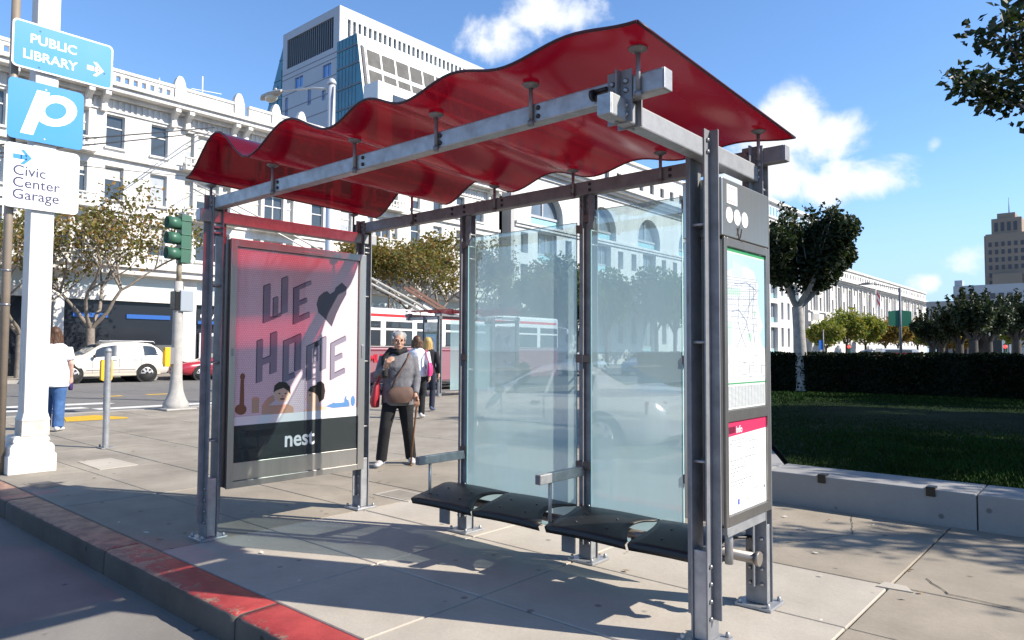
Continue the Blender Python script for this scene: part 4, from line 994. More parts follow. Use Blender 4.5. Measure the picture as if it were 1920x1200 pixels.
# ---------------- far buildings on the right
tan=M('brown_grey_brick',(.30,.235,.18),.85,var=.12,scale=.08); tanw=M('tower_window',(.06,.06,.075),.3)
FT=thing('brick_tower','tall stepped brown brick tower with an antenna on the skyline','tower',(-35,340,0))
b=MB(); b.box(-41.3,-12,330,350,0,48); b.box(-39.4,-29.7,331,348,48,54); b.box(-37.6,-31.8,332,347,54,56.1); b.box(-38.9,-29.6,326,330.5,0,32); b.box(-41.9,-41.3,331,350,0,47.6)
b.build('wall',tan,FT)
b=MB()
for k in range(4): b.mark(); b.box(-38.4+2.05*k,-37.3+2.05*k,330.85,330.98,49.0,52.4)
for fl_ in range(13,-1,-1):
    z=4+3.0*fl_+.0
    for k in range(14):
        x=-40.3+2.05*k
        if z<32.5 and -39<x<-29: continue
        b.mark(); b.box(x,x+1.0,329.85,329.98,z,z+1.7)
for z in (14,17.5,21): b.mark(); b.box(-34.9,-33.9,325.85,325.98,z,z+1.6)
build_each(b,'window',tanw,FT)
b=MB(); b.cyl((-34.5,340,56),(-34.5,340,63.5),.22,.08,n=6); b.build('antenna',grM,FT)
G2_=thing('office_block','low blue grey office block beside the foot of the brick tower','building',(-34,255,0))
b=MB(); b.box(-39.8,-22,250,268,0,21.8); b.box(-39.6,-37.6,251,255,21.8,23.6); b.build('wall',M('blue_grey_render',(.36,.39,.42),.8),G2_)
b=MB()
for z in (17.5,13.5,9.5):
    for k in range(8): b.mark(); b.box(-38.9+2.1*k,-37.6+2.1*k,249.85,249.99,z,z+1.7)
build_each(b,'window',tanw,G2_)
G3_=thing('pavilion','low flat grey concrete pavilion behind the pollarded trees','building',(-20,123,0))
b=MB(); b.box(-22.6,-12.5,120,128,6.9,9.1,0); b.box(-21.6,-13.5,121,127,0,6.9,1)
b.build('wall',[M('grey_pavilion_concrete',(.34,.35,.35),.8),dkst],G3_)
b=MB()
for k in range(5): b.mark(); b.box(-22.2+2.3*k,-21.7+2.3*k,120.1,120.6,0,6.9,0)
build_each(b,'pillar',MAT['grey_pavilion_concrete'],G3_)
# ================================================================== TREES, HEDGE
def leafmat(name,c,tl=.35,sp=.3):
    m,t,n,l=nodes_mat(name)
    o=n('ShaderNodeOutputMaterial'); d=n('ShaderNodeBsdfPrincipled'); d.inputs['Base Color'].default_value=(*c,1); d.inputs['Roughness'].default_value=.5; d.inputs['Specular IOR Level'].default_value=sp
    tr=n('ShaderNodeBsdfTranslucent'); tr.inputs[0].default_value=(c[0]*1.5,c[1]*1.5,c[2]*.8,1)
    m1=n('ShaderNodeMixShader'); m1.inputs[0].default_value=tl; l(d.outputs[0],m1.inputs[1]); l(tr.outputs[0],m1.inputs[2]); l(m1.outputs[0],o.inputs[0]); return m
LD=[leafmat('dark_leaf',(.020,.034,.014),.2),leafmat('deep_leaf',(.034,.052,.020),.25),leafmat('dull_leaf',(.050,.062,.030),.25)]
LG=[leafmat('green_leaf',(.055,.095,.022)),leafmat('mid_green_leaf',(.080,.120,.030)),leafmat('light_green_leaf',(.13,.15,.035))]
LY=[leafmat('olive_leaf',(.10,.095,.022)),leafmat('yellow_leaf',(.20,.14,.030)),leafmat('brown_leaf',(.15,.085,.028))]
LB=[leafmat('bright_green_leaf',(.12,.17,.035)),leafmat('lime_leaf',(.19,.22,.04)),leafmat('yellow_green_leaf',(.24,.20,.045))]
LO=[leafmat('olive_gold_leaf',(.19,.15,.035)),leafmat('gold_leaf',(.28,.18,.04)),leafmat('rust_leaf',(.22,.11,.04))]
LS=[leafmat('sycamore_green_leaf',(.12,.125,.035)),leafmat('sycamore_olive_leaf',(.20,.155,.045)),leafmat('sycamore_rust_leaf',(.24,.14,.045))]
bark=M('mottled_pale_bark',(.24,.20,.16),.9,var=.45,scale=7,bump=.5,bscale=22); barkD=M('dark_bark',(.085,.075,.065),.95,var=.4,scale=9,bump=.5,bscale=30)
barkL=M('lichen_grey_bark',(.38,.365,.34),.9,var=.35,scale=6,bump=.6,bscale=28)
def leaves(b,r,c,rad,n,ls,sq=1.0,mw=(5,3,2),flat=0):
    c=Vector(c)
    for _ in range(n):
        d=Vector((r.gauss(0,1),r.gauss(0,1),r.gauss(0,1))); d.normalize(); d*=rad*(r.random()**.45); d.z*=sq
        p=c+d; s=ls*r.uniform(.6,1.25)
        u=Vector((r.gauss(0,1),r.gauss(0,1),r.gauss(0,.7))).normalized(); v=u.cross(Vector((r.gauss(0,1),r.gauss(0,1),r.gauss(0,1)))).normalized()
        w_=u.cross(v)*s*.18
        mi=r.choices((0,1,2),mw)[0]
        b.add([p-u*s*.55,p+v*s*.36+w_,p+u*s*.6,p-v*s*.36+w_],[(0,1,2,3)],mi)
def limb(b,r,p,d,ln,rad,depth,tips,spread=.55,up=.25,n=4,kids=(2,3),shr=.68):
    pts=[(p.copy(),rad)]; q=p.copy(); dd=d.copy()
    for i in range(n):
        dd=(dd+Vector((r.gauss(0,.13),r.gauss(0,.13),r.gauss(0,.08)+up*.12))).normalized(); q=q+dd*ln/n; pts.append((q.copy(),rad*(1-.42*(i+1)/n)))
        if depth<=1: tips.append(q.copy())
    b.tube(pts,7 if rad>.06 else 5,0,False)
    if depth<=0: tips.append(q); return
    for k in range(r.choice(kids)):
        a=r.uniform(0,2*math.pi); s=Vector((math.cos(a),math.sin(a),r.uniform(-.1,.6))); s=(s-dd*s.dot(dd)*.5).normalized()
        limb(b,r,q,(dd*(1-spread)+s*spread+Vector((0,0,up))).normalized(),ln*shr*r.uniform(.8,1.15),rad*.58,depth-1,tips,spread,up,n,kids,shr)
_tc={}
def tree(name,label,cat,loc,key,spec,rz=0,sc=1,group=None):
    """trunk with limbs + crown of loose leaves; one mesh pair per spec, shared between copies"""
    if key not in _tc:
        r=random.Random(spec['seed']); b=MB(); tips=[]; th=spec['trunk']; tr=spec['r']
        b.tube([((0,0,-.15),tr*1.35),((0,0,.12),tr*1.08),((spec.get('lean',0)*.4,0,th*.5),tr*.92),((spec.get('lean',0),0,th),tr*.85)],12,0,False)
        for k in range(spec['limbs']):
            a=2*math.pi*(k+.3*r.random())/spec['limbs']; d=Vector((math.cos(a)*spec['out'],math.sin(a)*spec['out'],1)).normalized()
            limb(b,r,Vector((spec.get('lean',0),0,th-.05)),d,spec['ln']*r.uniform(.85,1.15),tr*.5,spec['depth'],tips,spec.get('spread',.55),spec.get('up',.2),4,spec.get('kids',(2,3)),spec.get('shr',.68))
        c=MB(); box=spec.get('clip')
        for t in tips:
            if box and (t.z<box[0] or t.z>box[1]): continue
            leaves(c,r,t,spec['cr'],spec['nl'],spec['ls'],spec.get('sq',.8),spec.get('mw',(5,3,2)))
        if spec.get('shoots'):
            ns,sr,sz,sl=spec['shoots']
            for _ in range(ns):
                a=r.uniform(0,6.28); q=sr*r.random()**.5; p=Vector((q*math.cos(a),q*math.sin(a),sz+.9*(1-(q/sr)**2))); d=Vector((math.cos(a)*.45*q/sr+r.gauss(0,.12),math.sin(a)*.45*q/sr+r.gauss(0,.12),1)).normalized(); L_=sl*r.uniform(.5,1.2)
                b.tube([(p-d*.5,.014),(p+d*L_,.005)],4,0,False)
                for k in range(7): leaves(c,r,p+d*L_*(k/6),.10,4,spec['ls'],1,spec.get('mw',(5,3,2)))
        for f in spec.get('fill',()): leaves(c,r,f[0],f[1],f[2],spec['ls'],f[3],spec.get('mw',(5,3,2)))
        _tc[key]=(b.mesh('trunk',spec['bark']),c.mesh('crown',spec['mats']))
        print('tree',key,len(tips),len(c.f))
    t=thing(name,label,cat,loc,rz,group); t.scale=(sc,sc,sc)
    for n,m in zip(('trunk','crown'),_tc[key]):
        o=bpy.data.objects.new(n,m); COL.objects.link(o); o.parent=t
    return t
# street sycamores: thin crowns with the limbs showing through
SY=dict(seed=11,trunk=2.6,r=.23,limbs=4,out=.75,ln=2.5,depth=4,bark=bark,mats=LS,cr=.80,nl=3,ls=.22,up=.2,spread=.52,shr=.74,sq=.8,kids=(2,2,3))
SY2=dict(SY,seed=23,nl=6,ls=.24,cr=.9); 
gs='street trees along the far pavement'
tree('street_tree','sparse yellowing street tree with bare limbs behind the white SUV','tree',(-39.9,13.1,-.1),'sy',SY,.6,1.0,gs)
tree('street_tree','thin street tree half hidden by the white lamp post','tree',(-41.2,10.4,-.1),'sy',SY,2.4,.85,gs)
tree('street_tree','leafy olive street tree beside the far bus shelter','tree',(-40.2,36.3,-.1),'sy2',SY2,1.1,1.12,gs)
tree('street_tree','leafy olive street tree between advert panel and far bus shelter','tree',(-40.0,32.0,-.1),'sy2',SY2,3.3,1.0,gs)
tree('street_tree','yellow green street tree seen through the glass pane beside the armrests','tree',(-40.0,43.2,-.1),'sy2',SY2,4.2,1.02,gs)
RT=dict(seed=5,trunk=3.0,r=.2,limbs=5,out=.5,ln=1.9,depth=2,bark=barkD,mats=LG,cr=.95,nl=60,ls=.33,up=.3,sq=.85,fill=[((0,0,6.2),2.5,1500,1.15),((.5,.3,7.4),1.7,600,1)],mw=(5,3,1))
for i,(y,s,rz,lab) in enumerate(((51.5,1.18,0,'round green street tree behind the far shelter roof'),(55.5,1.05,2,'round green street tree beside the middle column of the near shelter'),(60.5,1.12,1,'round green street tree above the distant white car'),(70.5,1.25,3,'round green street tree above the distant blue car'),(74.8,1.2,4.4,'round green street tree beside the map case'))):
    tree('street_tree',lab,'tree',(-39.9,y,-.1),'rt',RT,rz,s,gs)
YG=dict(seed=9,trunk=2.0,r=.16,limbs=5,out=.7,ln=1.6,depth=2,bark=barkD,mats=LB,cr=.9,nl=55,ls=.36,up=.2,sq=.8,fill=[((0,0,4.2),2.4,900,.9)],mw=(4,4,3))
YB2=dict(YG,seed=31,mats=LO,mw=(5,3,2))
for i,(p,k,sp,s,lab) in enumerate((((-34.5,112,0),'yg',YG,.78,'small bright green tree beside the lawn tree trunk'),((-37.5,133,0),'yg',YG,1.12,'broad bright green tree in front of the civic hall'),((-36.5,141,0),'yg',YG,1.05,'green tree under the hall windows, next to the olive trees'),((-36,153,0),'yb',YB2,1.0,'yellowing olive tree below the flag'),((-36,163,0),'yb',YB2,1.05,'olive brown tree between the flag and the green street sign'),((-35,176,0),'yb',YB2,1.08,'rust tinged tree behind the green street sign pole'),((-31,172,0),'yg',YG,.8,'small green tree at the foot of the street sign pole'),((-29,190,0),'yb',YB2,.85,'yellow tree between the street sign and the pollarded trees'),((-18,116,0),'yb',YB2,.62,'low yellow tree seen between pollard trunks'),((-10,105,0),'yg',YG,.8,'dark green tree under the brick tower beyond the pollards'))):
    tree('park_tree',lab,'tree',p,k,sp,i*1.3,s*1.35,'trees beyond the hedge')
# pollards
PO=dict(seed=17,trunk=2.1,r=.30,limbs=5,out=.95,ln=1.0,depth=2,bark=barkD,mats=LD,cr=.55,nl=24,ls=.24,up=.45,sq=.95,fill=[((0,0,3.4),1.2,120,.6)],shoots=(26,1.2,3.6,1.1),kids=(2,3))
for i,(px,d,s,lab) in enumerate(((1747,56,.92,'pollarded dark tree at the end of its row by the street sign'),(1765,60,.9,'pollarded dark tree second in its row from the street sign'),(1798,52,1.0,'stout pollarded dark tree in the middle of the row'),(1824,50,1.12,'pollarded dark tree between the stout one and the brick tower'),(1852,54,1.1,'pollarded dark tree below the brick tower'),(1905,60,1.25,'large dark tree at the end of the pollard row below the tower'))):
    q=Fw*d+Rt*(d*(px-960)/FPX)
    tree('pollard_tree',lab,'tree',(q.x,q.y,0),'po',PO,i*1.7,s,'pollarded trees beyond the hedge')
# the tree on the lawn
LT=dict(seed=41,trunk=2.7,r=.20,limbs=6,out=.95,ln=1.15,depth=2,bark=barkL,mats=LD,cr=.42,nl=105,ls=.16,up=.45,sq=.95,fill=[((0,0,4.15),1.3,1300,.85),((.45,0,4.3),1.15,500,.8)],lean=-.12,shoots=(46,1.35,4.3,1.0),kids=(3,3),shr=.72)
tree('lawn_tree','dark leafy tree with pale mottled trunk standing alone on the lawn before the hedge','tree',(-7.88,23.17,.22),'lt',LT,.4,1.0)
# big tree whose branch hangs into the top right corner, and its neighbours that shade the lawn
NT=dict(seed=57,trunk=3.2,r=.26,limbs=5,out=.75,ln=1.9,depth=3,bark=barkL,mats=LD,cr=.42,nl=26,ls=.15,up=.25,sq=.95,kids=(2,3),shr=.72)
tree('plane_tree','leafy branch of a dark plane tree hanging into the sky above the brick tower','tree',(1.35,15.7,-.7),'nt',NT,1.0,1.18,'lawn trees')
for i,(x,y,s) in enumerate(((5.3,13.5,1.0),(8.6,15.6,1.1),(4.1,18.3,1.05),(8.4,20.6,1.1),(12.3,18.5,1.1),(3.6,23.8,1.0),(11.5,24.5,1.1))):
    tree('plane_tree','plane tree on the lawn out of the picture, shading the grass','tree',(x,y,.2),'nt',NT,i*1.1+.3,s,'lawn trees')
ST=dict(NT,seed=63,nl=6,trunk=3.0)
tree('plane_tree','thin plane tree on the lawn out of the picture, dappling the pavement','tree',(5.2,9.1,.2),'st',ST,.2,.72,'lawn trees')
# hedge
b=MB(); r=random.Random(8); X0,X1,Y0,Y1,ZT=-13.8,9,22.9,24.3,1.46
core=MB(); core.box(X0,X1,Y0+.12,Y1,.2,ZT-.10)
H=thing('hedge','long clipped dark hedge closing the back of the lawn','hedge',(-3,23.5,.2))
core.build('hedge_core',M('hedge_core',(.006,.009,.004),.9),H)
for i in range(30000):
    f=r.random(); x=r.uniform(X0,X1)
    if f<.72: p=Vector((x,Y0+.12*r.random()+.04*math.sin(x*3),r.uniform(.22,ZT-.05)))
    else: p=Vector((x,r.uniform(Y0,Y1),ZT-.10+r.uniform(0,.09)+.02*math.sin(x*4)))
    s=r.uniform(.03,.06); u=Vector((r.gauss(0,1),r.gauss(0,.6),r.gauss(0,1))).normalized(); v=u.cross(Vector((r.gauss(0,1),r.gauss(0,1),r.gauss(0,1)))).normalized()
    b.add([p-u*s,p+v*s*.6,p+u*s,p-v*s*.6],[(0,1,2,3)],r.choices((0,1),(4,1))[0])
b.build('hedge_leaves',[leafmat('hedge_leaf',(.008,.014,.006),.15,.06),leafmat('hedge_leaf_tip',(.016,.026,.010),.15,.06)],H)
# ================================================================== STREET FURNITURE
def rrect(w_,h_,r_,n=5):
    o=[]
    for cx,cz,a0 in ((w_-r_,r_,-90),(w_-r_,h_-r_,0),(r_,h_-r_,90),(r_,r_,180)):
        for k in range(n+1): a=R_(a0+90*k/n); o.append((cx+r_*math.cos(a),cz+r_*math.sin(a)))
    return o
cream=M('cream_white_lamp_paint',(.74,.72,.68),.55,var=.10,scale=2.5,bump=.06,bscale=20); creamD=M('stained_cream_plinth',(.60,.55,.48),.7,var=.35,scale=6)
LPX,LPY=-9.89,2.65
t=thing('lamp_post','tall cream white square lamp post with moulded plinth beside the kerb','lamp post',(LPX,LPY,0))
b=MB(); b.squares([(.245,0),(.245,.20),(.225,.225),(.225,.30),(.205,.33),(.175,.345),(.19,.37),(.175,.41),(.15,.43)],(LPX-.03,LPY-.04)); b.build('plinth',cream,t,bevel=.008)
b=MB(); b.squares([(.143,.425),(.140,.60)],(LPX,LPY)); b.build('plinth_collar',creamD,t)
b=MB(); b.squares([(.15,.60),(.138,.64),(.124,.70),(.121,6.4),(.14,6.5)],(LPX,LPY))
b.build('shaft',cream,t,bevel=.012)
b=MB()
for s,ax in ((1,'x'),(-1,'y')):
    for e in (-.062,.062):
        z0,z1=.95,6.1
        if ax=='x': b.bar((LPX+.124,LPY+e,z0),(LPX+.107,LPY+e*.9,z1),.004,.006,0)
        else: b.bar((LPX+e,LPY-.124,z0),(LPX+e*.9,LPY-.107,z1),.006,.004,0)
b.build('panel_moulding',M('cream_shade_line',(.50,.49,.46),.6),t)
b=MB(); gr=M('pencil_graffiti',(.30,.29,.33),.7); r=random.Random(2); y,z=LPY+.0,1.92
b0=(LPX+.1225,LPY-.01,1.90)
pts=[]
for k in range(60): pts.append((LPX+.1235-.0035*0,LPY+.03*math.sin(k*1.9)+.012*math.sin(k*.7),1.93-.0095*k+.02*math.cos(k*1.3)))
for p,q in zip(pts[:-1],pts[1:]): b.bar((p[0]-(p[2]-.7)*.003,p[1],p[2]),(q[0]-(q[2]-.7)*.003,q[1],q[2]),.004,.004)
b.build('graffiti_scrawl',gr,t)
b=MB(); b.lathe([(.09,6.5),(.20,6.7),(.26,7.1),(.22,7.5),(.06,7.75)],(LPX,LPY,0),14); b.build('lantern',M('lantern_glass',(.75,.74,.68),.3),t)
# sign pole and signs
t=thing('sign_pole','slim tan steel pole carrying three signs against the cream lamp post','sign pole',(-9.86,2.33,0))
b=MB(); b.cyl((-9.86,2.33,0),(-9.86,2.33,6.6),.046,n=14); b.build('pole',M('tan_pole_paint',(.33,.27,.21),.5,metal=.3,var=.2,scale=4),t)
b=MB()
for z in (1.95,2.35): b.cyl((-9.86,2.33,z),(-9.86,2.33,z+.025),.050,n=14)
for z in (3.3,3.7,4.1,4.5,4.9,5.2): b.box(-9.83,-9.735,2.31,2.36,z-.02,z+.02)
b.build('clamp_bands',bolt_m,t)
skyb=M('sign_sky_blue',(.045,.27,.62),.35,var=.06,scale=3); sgw=M('sign_white',(.82,.83,.84),.4); navy=M('sign_navy',(.03,.035,.10),.5); rivet=M('sign_bolt',(.08,.12,.22),.5); alu=M('aluminium_back',(.5,.5,.5),.4,metal=.8)
def sign(name,label,y0,z0,w_,h_,draw,edge=None):
    x=-9.728
    o=MB(); ol=rrect(w_,h_,.055)
    o.prism([(x-.004,y0+u,z0+v) for u,v in ol],(.004,0,0),1)
    o.poly([(x+.0008,y0+u,z0+v) for u,v in ol],0)
    draw(o,x+.0015,y0,z0)
    return tag(o.build(name,[skyb if edge!='w' else sgw,sgw if edge!='n' else alu,navy,rivet,skyb],None,loc=(x,y0,z0)),label,'sign',)
def arrow(o,x,y,z,s,mi):
    o.poly([(x,y+u*s,z+v*s) for u,v in ((0,-.15),(0,.15),(.45,.15),(.45,-.15))][::-1],mi); o.poly([(x,y+u*s,z+v*s) for u,v in ((.36,.46),(.58,.46),(1,0),(.58,-.46),(.36,-.46),(.74,0))],mi)
    o.poly([(x,y+u*s,z+v*s) for u,v in ((.40,.1499),(.72,.1499),(.72,-.1499),(.40,-.1499))],mi)
def d1(o,x,y,z):
    ol=rrect(1.085-.036,.568-.036,.045); 
    rim_=[(x-.0006,y+u,z+v) for u,v in rrect(1.085,.568,.055)]; inn=[(x-.0006,y+.018+u,z+.018+v) for u,v in ol]
    n=len(rim_); o.add(rim_+inn,[(i,(i+1)%n,n+(i+1)%n,n+i) for i in range(n)],1)
    o.text('PUBLIC',(x,y+.175,z+.325),(0,1,0),(0,0,1),.155,1,bold=.003,sx=1.0); o.text('LIBRARY',(x,y+.105,z+.125),(0,1,0),(0,0,1),.155,1,bold=.003,sx=.98)
    arrow(o,x,y+.79,z+.215,.19,1)
    for u,v in ((.28,.49),(.28,.05),(.99,.19)): o.tube([((x-.001,y+u,z+v),.011),((x+.004,y+u,z+v),.009)],8,3)
sign('guide_sign','blue sign with white border reading PUBLIC LIBRARY and an arrow, topmost on the pole',2.272,4.756,1.085,.568,d1)
def d2(o,x,y,z):
    # slanted lower-case p: stem and bowl
    P=lambda u,v:(x,y+.13+u*.55+v*.16,z+.075+v*.55)
    o.poly([P(0,0),P(.24,0),P(.24,1),P(0,1)],1)
    n=22; cx,cv=.47,.63; ro,ri=(.40,.36),(.20,.19)
    outer=[P(cx+ro[0]*math.cos(2*math.pi*k/n),cv+ro[1]*math.sin(2*math.pi*k/n)) for k in range(n)]; inner=[P(cx-.0+ri[0]*math.cos(2*math.pi*k/n),cv+ri[1]*math.sin(2*math.pi*k/n)) for k in range(n)]
    outer=[(p[0]+.0004,p[1],p[2]) for p in outer]; inner=[(p[0]+.0004,p[1],p[2]) for p in inner]
    o.add(outer+inner,[(i,(i+1)%n,n+(i+1)%n,n+i) for i in range(n)],1)
    o.poly([(p[0]+.0003,p[1],p[2]) for p in inner],4)
    for u,v in ((.38,.65),(.38,.05)): o.tube([((x-.001,y+u,z+v),.011),((x+.004,y+u,z+v),.009)],8,1)
sign('parking_sign','blue square sign with a big white slanted letter p','%s'and 2.250,3.905,.790,.715,d2,'n')
def d3(o,x,y,z):
    arrow(o,x,y+.085,z+.60,.19,4)
    for k,s in enumerate(('Civic','Center','Garage')): o.text(s,(x,y+.085,z+.385-.140*k),(0,1,0),(0,0,1),.168,2,bold=.0015)
    for u,v in ((.38,.69),(.38,.035)): o.tube([((x-.001,y+u,z+v),.010),((x+.004,y+u,z+v),.008)],8,1)
sign('garage_sign','white sign reading Civic Center Garage with a blue arrow, lowest on the pole',2.236,3.095,.778,.755,d3,'w')
# steel bollard pipe
BX,BY=-11.37,3.98
t=thing('bollard','plain galvanised pipe bollard with domed cap between the lamp post and the signal pole','bollard',(BX,BY,0))
b=MB(); b.cyl((BX,BY,0),(BX,BY,1.40),.045,n=16,caps=False); b.tube([((BX,BY,1.40),.047),((BX,BY,1.44),.046),((BX,BY,1.465),.028),((BX,BY,1.472),.004)],16); b.build('post',galv,t)
b=MB(); b.box(BX-.11,BX+.11,BY-.09,BY+.09,.001,.014)
for u in (-.085,.085): b.cyl((BX+u,BY-.05,.014),(BX+u,BY-.05,.05),.013,n=8)
b.build('foot_plate',galv_d,t,bevel=.003)
# traffic signal on its concrete pole
SX,SY=-17.35,7.6
t=thing('traffic_signal','green three lamp traffic signal on a tapered grey pole with flared foot','traffic signal',(SX,SY,0))
con=M('grey_cast_pole',(.40,.385,.36),.75,var=.2,scale=7)
b=MB(); b.tube([((SX,SY,0),.30),((SX,SY,.16),.29),((SX,SY,.24),.24),((SX,SY,.45),.165),((SX,SY,.75),.135),((SX,SY,2.4),.112),((SX,SY,3.1),.098)],14); b.build('pole',con,t)
b=MB(); b.box(SX-.36,SX+.36,SY-.36,SY+.36,0.001,.05); b.build('footing',con,t,bevel=.02)
b=MB(); b.cyl((SX,SY,3.1),(SX,SY,3.62),.062,n=12); b.build('upper_pole',M('worn_tan_tube',(.30,.25,.18),.7,var=.4,scale=8),t)
sgn=M('signal_green_enamel',(.045,.13,.085),.4,var=.15,scale=5); lens=M('signal_dark_lens',(.02,.02,.02),.25)
HZ=3.60; hd=MB(); hd.box(SX-.15,SX+.13,SY-.02,SY+.22,HZ-.05,HZ+1.12)
for k in range(3): hd.box(SX-.17,SX+.15,SY-.03,SY+.23,HZ+.34*k+.29,HZ+.34*k+.305)
hs_=hd.build('signal_head',sgn,t,bevel=.03)
v=MB()
for k in range(3):
    z=HZ+.17+.37*k; n=14
    rows_=[[(SX+.02+.145*math.cos(R_(200+320*i/n-270+90)),SY-.03-.36*j,z+.145*math.sin(R_(-70+320*i/n))) for i in range(n+1)] for j in (0,1)]
    rows_=[[(SX-.01+.148*math.cos(R_(-70+320*i/n)),SY-.02-.30*j*(1 if True else 0),z+.148*math.sin(R_(-70+320*i/n))) for i in range(n+1)] for j in (0,1)]
    v.grid(rows_); v.tube([((SX-.01,SY-.015,z),.14),((SX-.01,SY-.03,z),.135)],14,1)
o=v.build('visor',[sgn,lens],hs_); so_=o.modifiers.new('th','SOLIDIFY'); so_.thickness=.008
b=MB(); b.bar((SX,SY,3.5),(SX,SY+.1,3.66),.05,.05); b.bar((SX-.05,SY-.1,HZ+1.18),(SX+.05,SY+.15,HZ+1.14),.05,.02); b.build('bracket',bolt_m,t)
b=MB(); b.box(SX-.17,SX+.17,SY-.02,SY+.30,2.37,2.88,0); b.box(SX-.15,SX+.15,SY-.14,SY-.02,2.40,2.86,1); p_=b.build('pedestrian_head',[M('grey_signal_case',(.30,.34,.38),.5),lens],t,bevel=.02)
b=MB(); b.box(SX+.02,SX+.14,SY-.34,SY-.21,1.04,1.50); b.box(SX+.04,SX+.12,SY-.36,SY-.34,1.10,1.42); b.build('push_button_box',M('signal_yellow',(.75,.42,.02),.45),t,bevel=.015)
b=MB(); b.box(SX+.05,SX+.09,SY-.21,SY-.08,1.1,1.5); b.build('button_arm',bolt_m,t)
# second yellow push-button box seen behind the bollard, on a short post of its own
q=Fw*17.0+Rt*(17.0*(201-960)/FPX); YX,YY=q.x,q.y
t=thing('push_button_post','short grey post with a yellow push button box behind the bollard','push button post',(YX,YY,0))
b=MB(); b.cyl((YX-.06,YY+.02,0),(YX-.06,YY+.02,1.35),.035,n=10); b.build('post',galv_d,t)
b=MB(); b.prism([(YX,YY-.13+u,.70+v_) for u,v_ in rrect(.25,.50,.05)],(.10,0,0)); b.build('button_box',M('signal_yellow',(.75,.42,.02),.45),t)
# street lamp with cobra head
SLX,SLY=-17.55,12.0
t=thing('street_lamp','tall pale street lamp with cobra head arm, behind the red roof','street lamp',(SLX,SLY,0))
b=MB(); b.tube([((SLX,SLY,0),.19),((SLX,SLY,.5),.15),((SLX,SLY,4),.125),((SLX,SLY,9.3),.105)],14); b.tube([((SLX,SLY,9.28),.13),((SLX,SLY,9.36),.13),((SLX,SLY,9.44),.08),((SLX,SLY,9.48),.01)],14); b.build('pole',M('pale_lamp_steel',(.60,.62,.66),.45,metal=.3),t)
hx,hy,hz=-20.3,11.75,9.42
b=MB(); b.tube([((SLX,SLY,9.14),.035),((SLX-.9,SLY-.08,9.38),.035),((hx+.35,hy+.03,9.60),.035)],8)
b.tube([((SLX+.13,SLY,9.2),.03),((SLX+.15,SLY-.05,8.4),.03),((SLX+.12,SLY-.06,7.6),.03),((SLX+.13,SLY-.02,6.2),.03)],8)
b.build('arm',M('pale_lamp_steel2',(.58,.58,.58),.45,metal=.3),t)
b=MB()
pr=[(.42,.05,.06),(.20,.12,.10),(-.15,.19,.12),(-.50,.20,.10),(-.78,.06,.05)]
rws=[]
for dx,wd,ht in pr: rws.append([(hx+dx,hy+wd*math.cos(a),hz+.16+ht*math.sin(a)*(1 if math.sin(a)>0 else .55)) for a in [2*math.pi*k/12 for k in range(13)]])
b.grid(rws); b.poly([p for p in rws[0][:-1]]); b.poly([p for p in rws[-1][:-1]][::-1])
b.build('lamp_head',M('lamp_head_grey',(.42,.40,.37),.5),t)
b=MB(); b.ball((hx-.2,hy,hz+.10),.17,0,12,8,(1.7,1,.85)); b.build('lamp_lens',M('lamp_lens',(.62,.58,.48),.25),t)
b=MB(); b.cyl((hx+.05,hy,hz+.27),(hx+.05,hy,hz+.34),.05,n=10); b.build('photo_cell',galv,t)
# overhead wires of the trolley lines
wire=M('black_wire',(.03,.03,.03),.6)
def wirep(label,a,c,sag,r_=.016):
    b=MB(); b.tube([(Vector(a).lerp(Vector(c),k/10)-Vector((0,0,sag*4*(k/10)*(1-k/10))),r_) for k in range(11)],5); return tag(b.build('overhead_wire',wire,None,loc=a),label,'wire',group='overhead trolley wires')
wirep('upper black trolley wire running from the cornice over the street behind the blue p sign',(-43.6,21.1,15.6),(-22,1.3,5.6),.05,.032)
wirep('lower black trolley wire running beside the upper one behind the blue p sign',(-43.9,20.3,15.1),(-22,2.7,5.8),.05,.030)
wirep('thin wire crossing low in front of the white facade beside the street tree',(-43.9,21.4,12.4),(-24,3.0,6.7),.05,.018)
# utility covers in the pavement
iron=M('dark_iron_cover',(.10,.10,.105),.6,metal=.4,var=.3,scale=20)
def cover(label,pts,m,rim_m=None,z=.005):
    b=MB(); b.prism([(x,y,-.03) for x,y in pts],(0,0,.03+z),0); c=Vector((sum(p[0] for p in pts)/4,sum(p[1] for p in pts)/4,0))
    if rim_m:
        b.prism([(c.x+(x-c.x)*.8,c.y+(y-c.y)*.8,z-.002) for x,y in pts],(0,0,.004),1)
    return tag(b.build('utility_cover',[m,rim_m or m],None,loc=(c.x,c.y,0)),label,'cover')
cover('pale square concrete cover plate in the pavement near the bollard',[(-10.22,3.25),(-9.36,3.22),(-9.42,3.68),(-10.26,3.66)],C_new)
cover('small dark box lid with pale frame in the shadow near the kerb',[(-8.98,2.34),(-8.52,2.36),(-8.55,2.62),(-8.98,2.60)],C_old,iron)
cover('pale framed square cover behind the advert panel',[(-5.78,4.52),(-5.24,4.52),(-5.26,4.86),(-5.80,4.86)],C_new,C_grey)
cover('small pale chip of concrete patch at the slab corner near the wall',[(-1.22,4.86),(-1.02,4.88),(-1.08,4.98),(-1.20,4.98)],C_new)
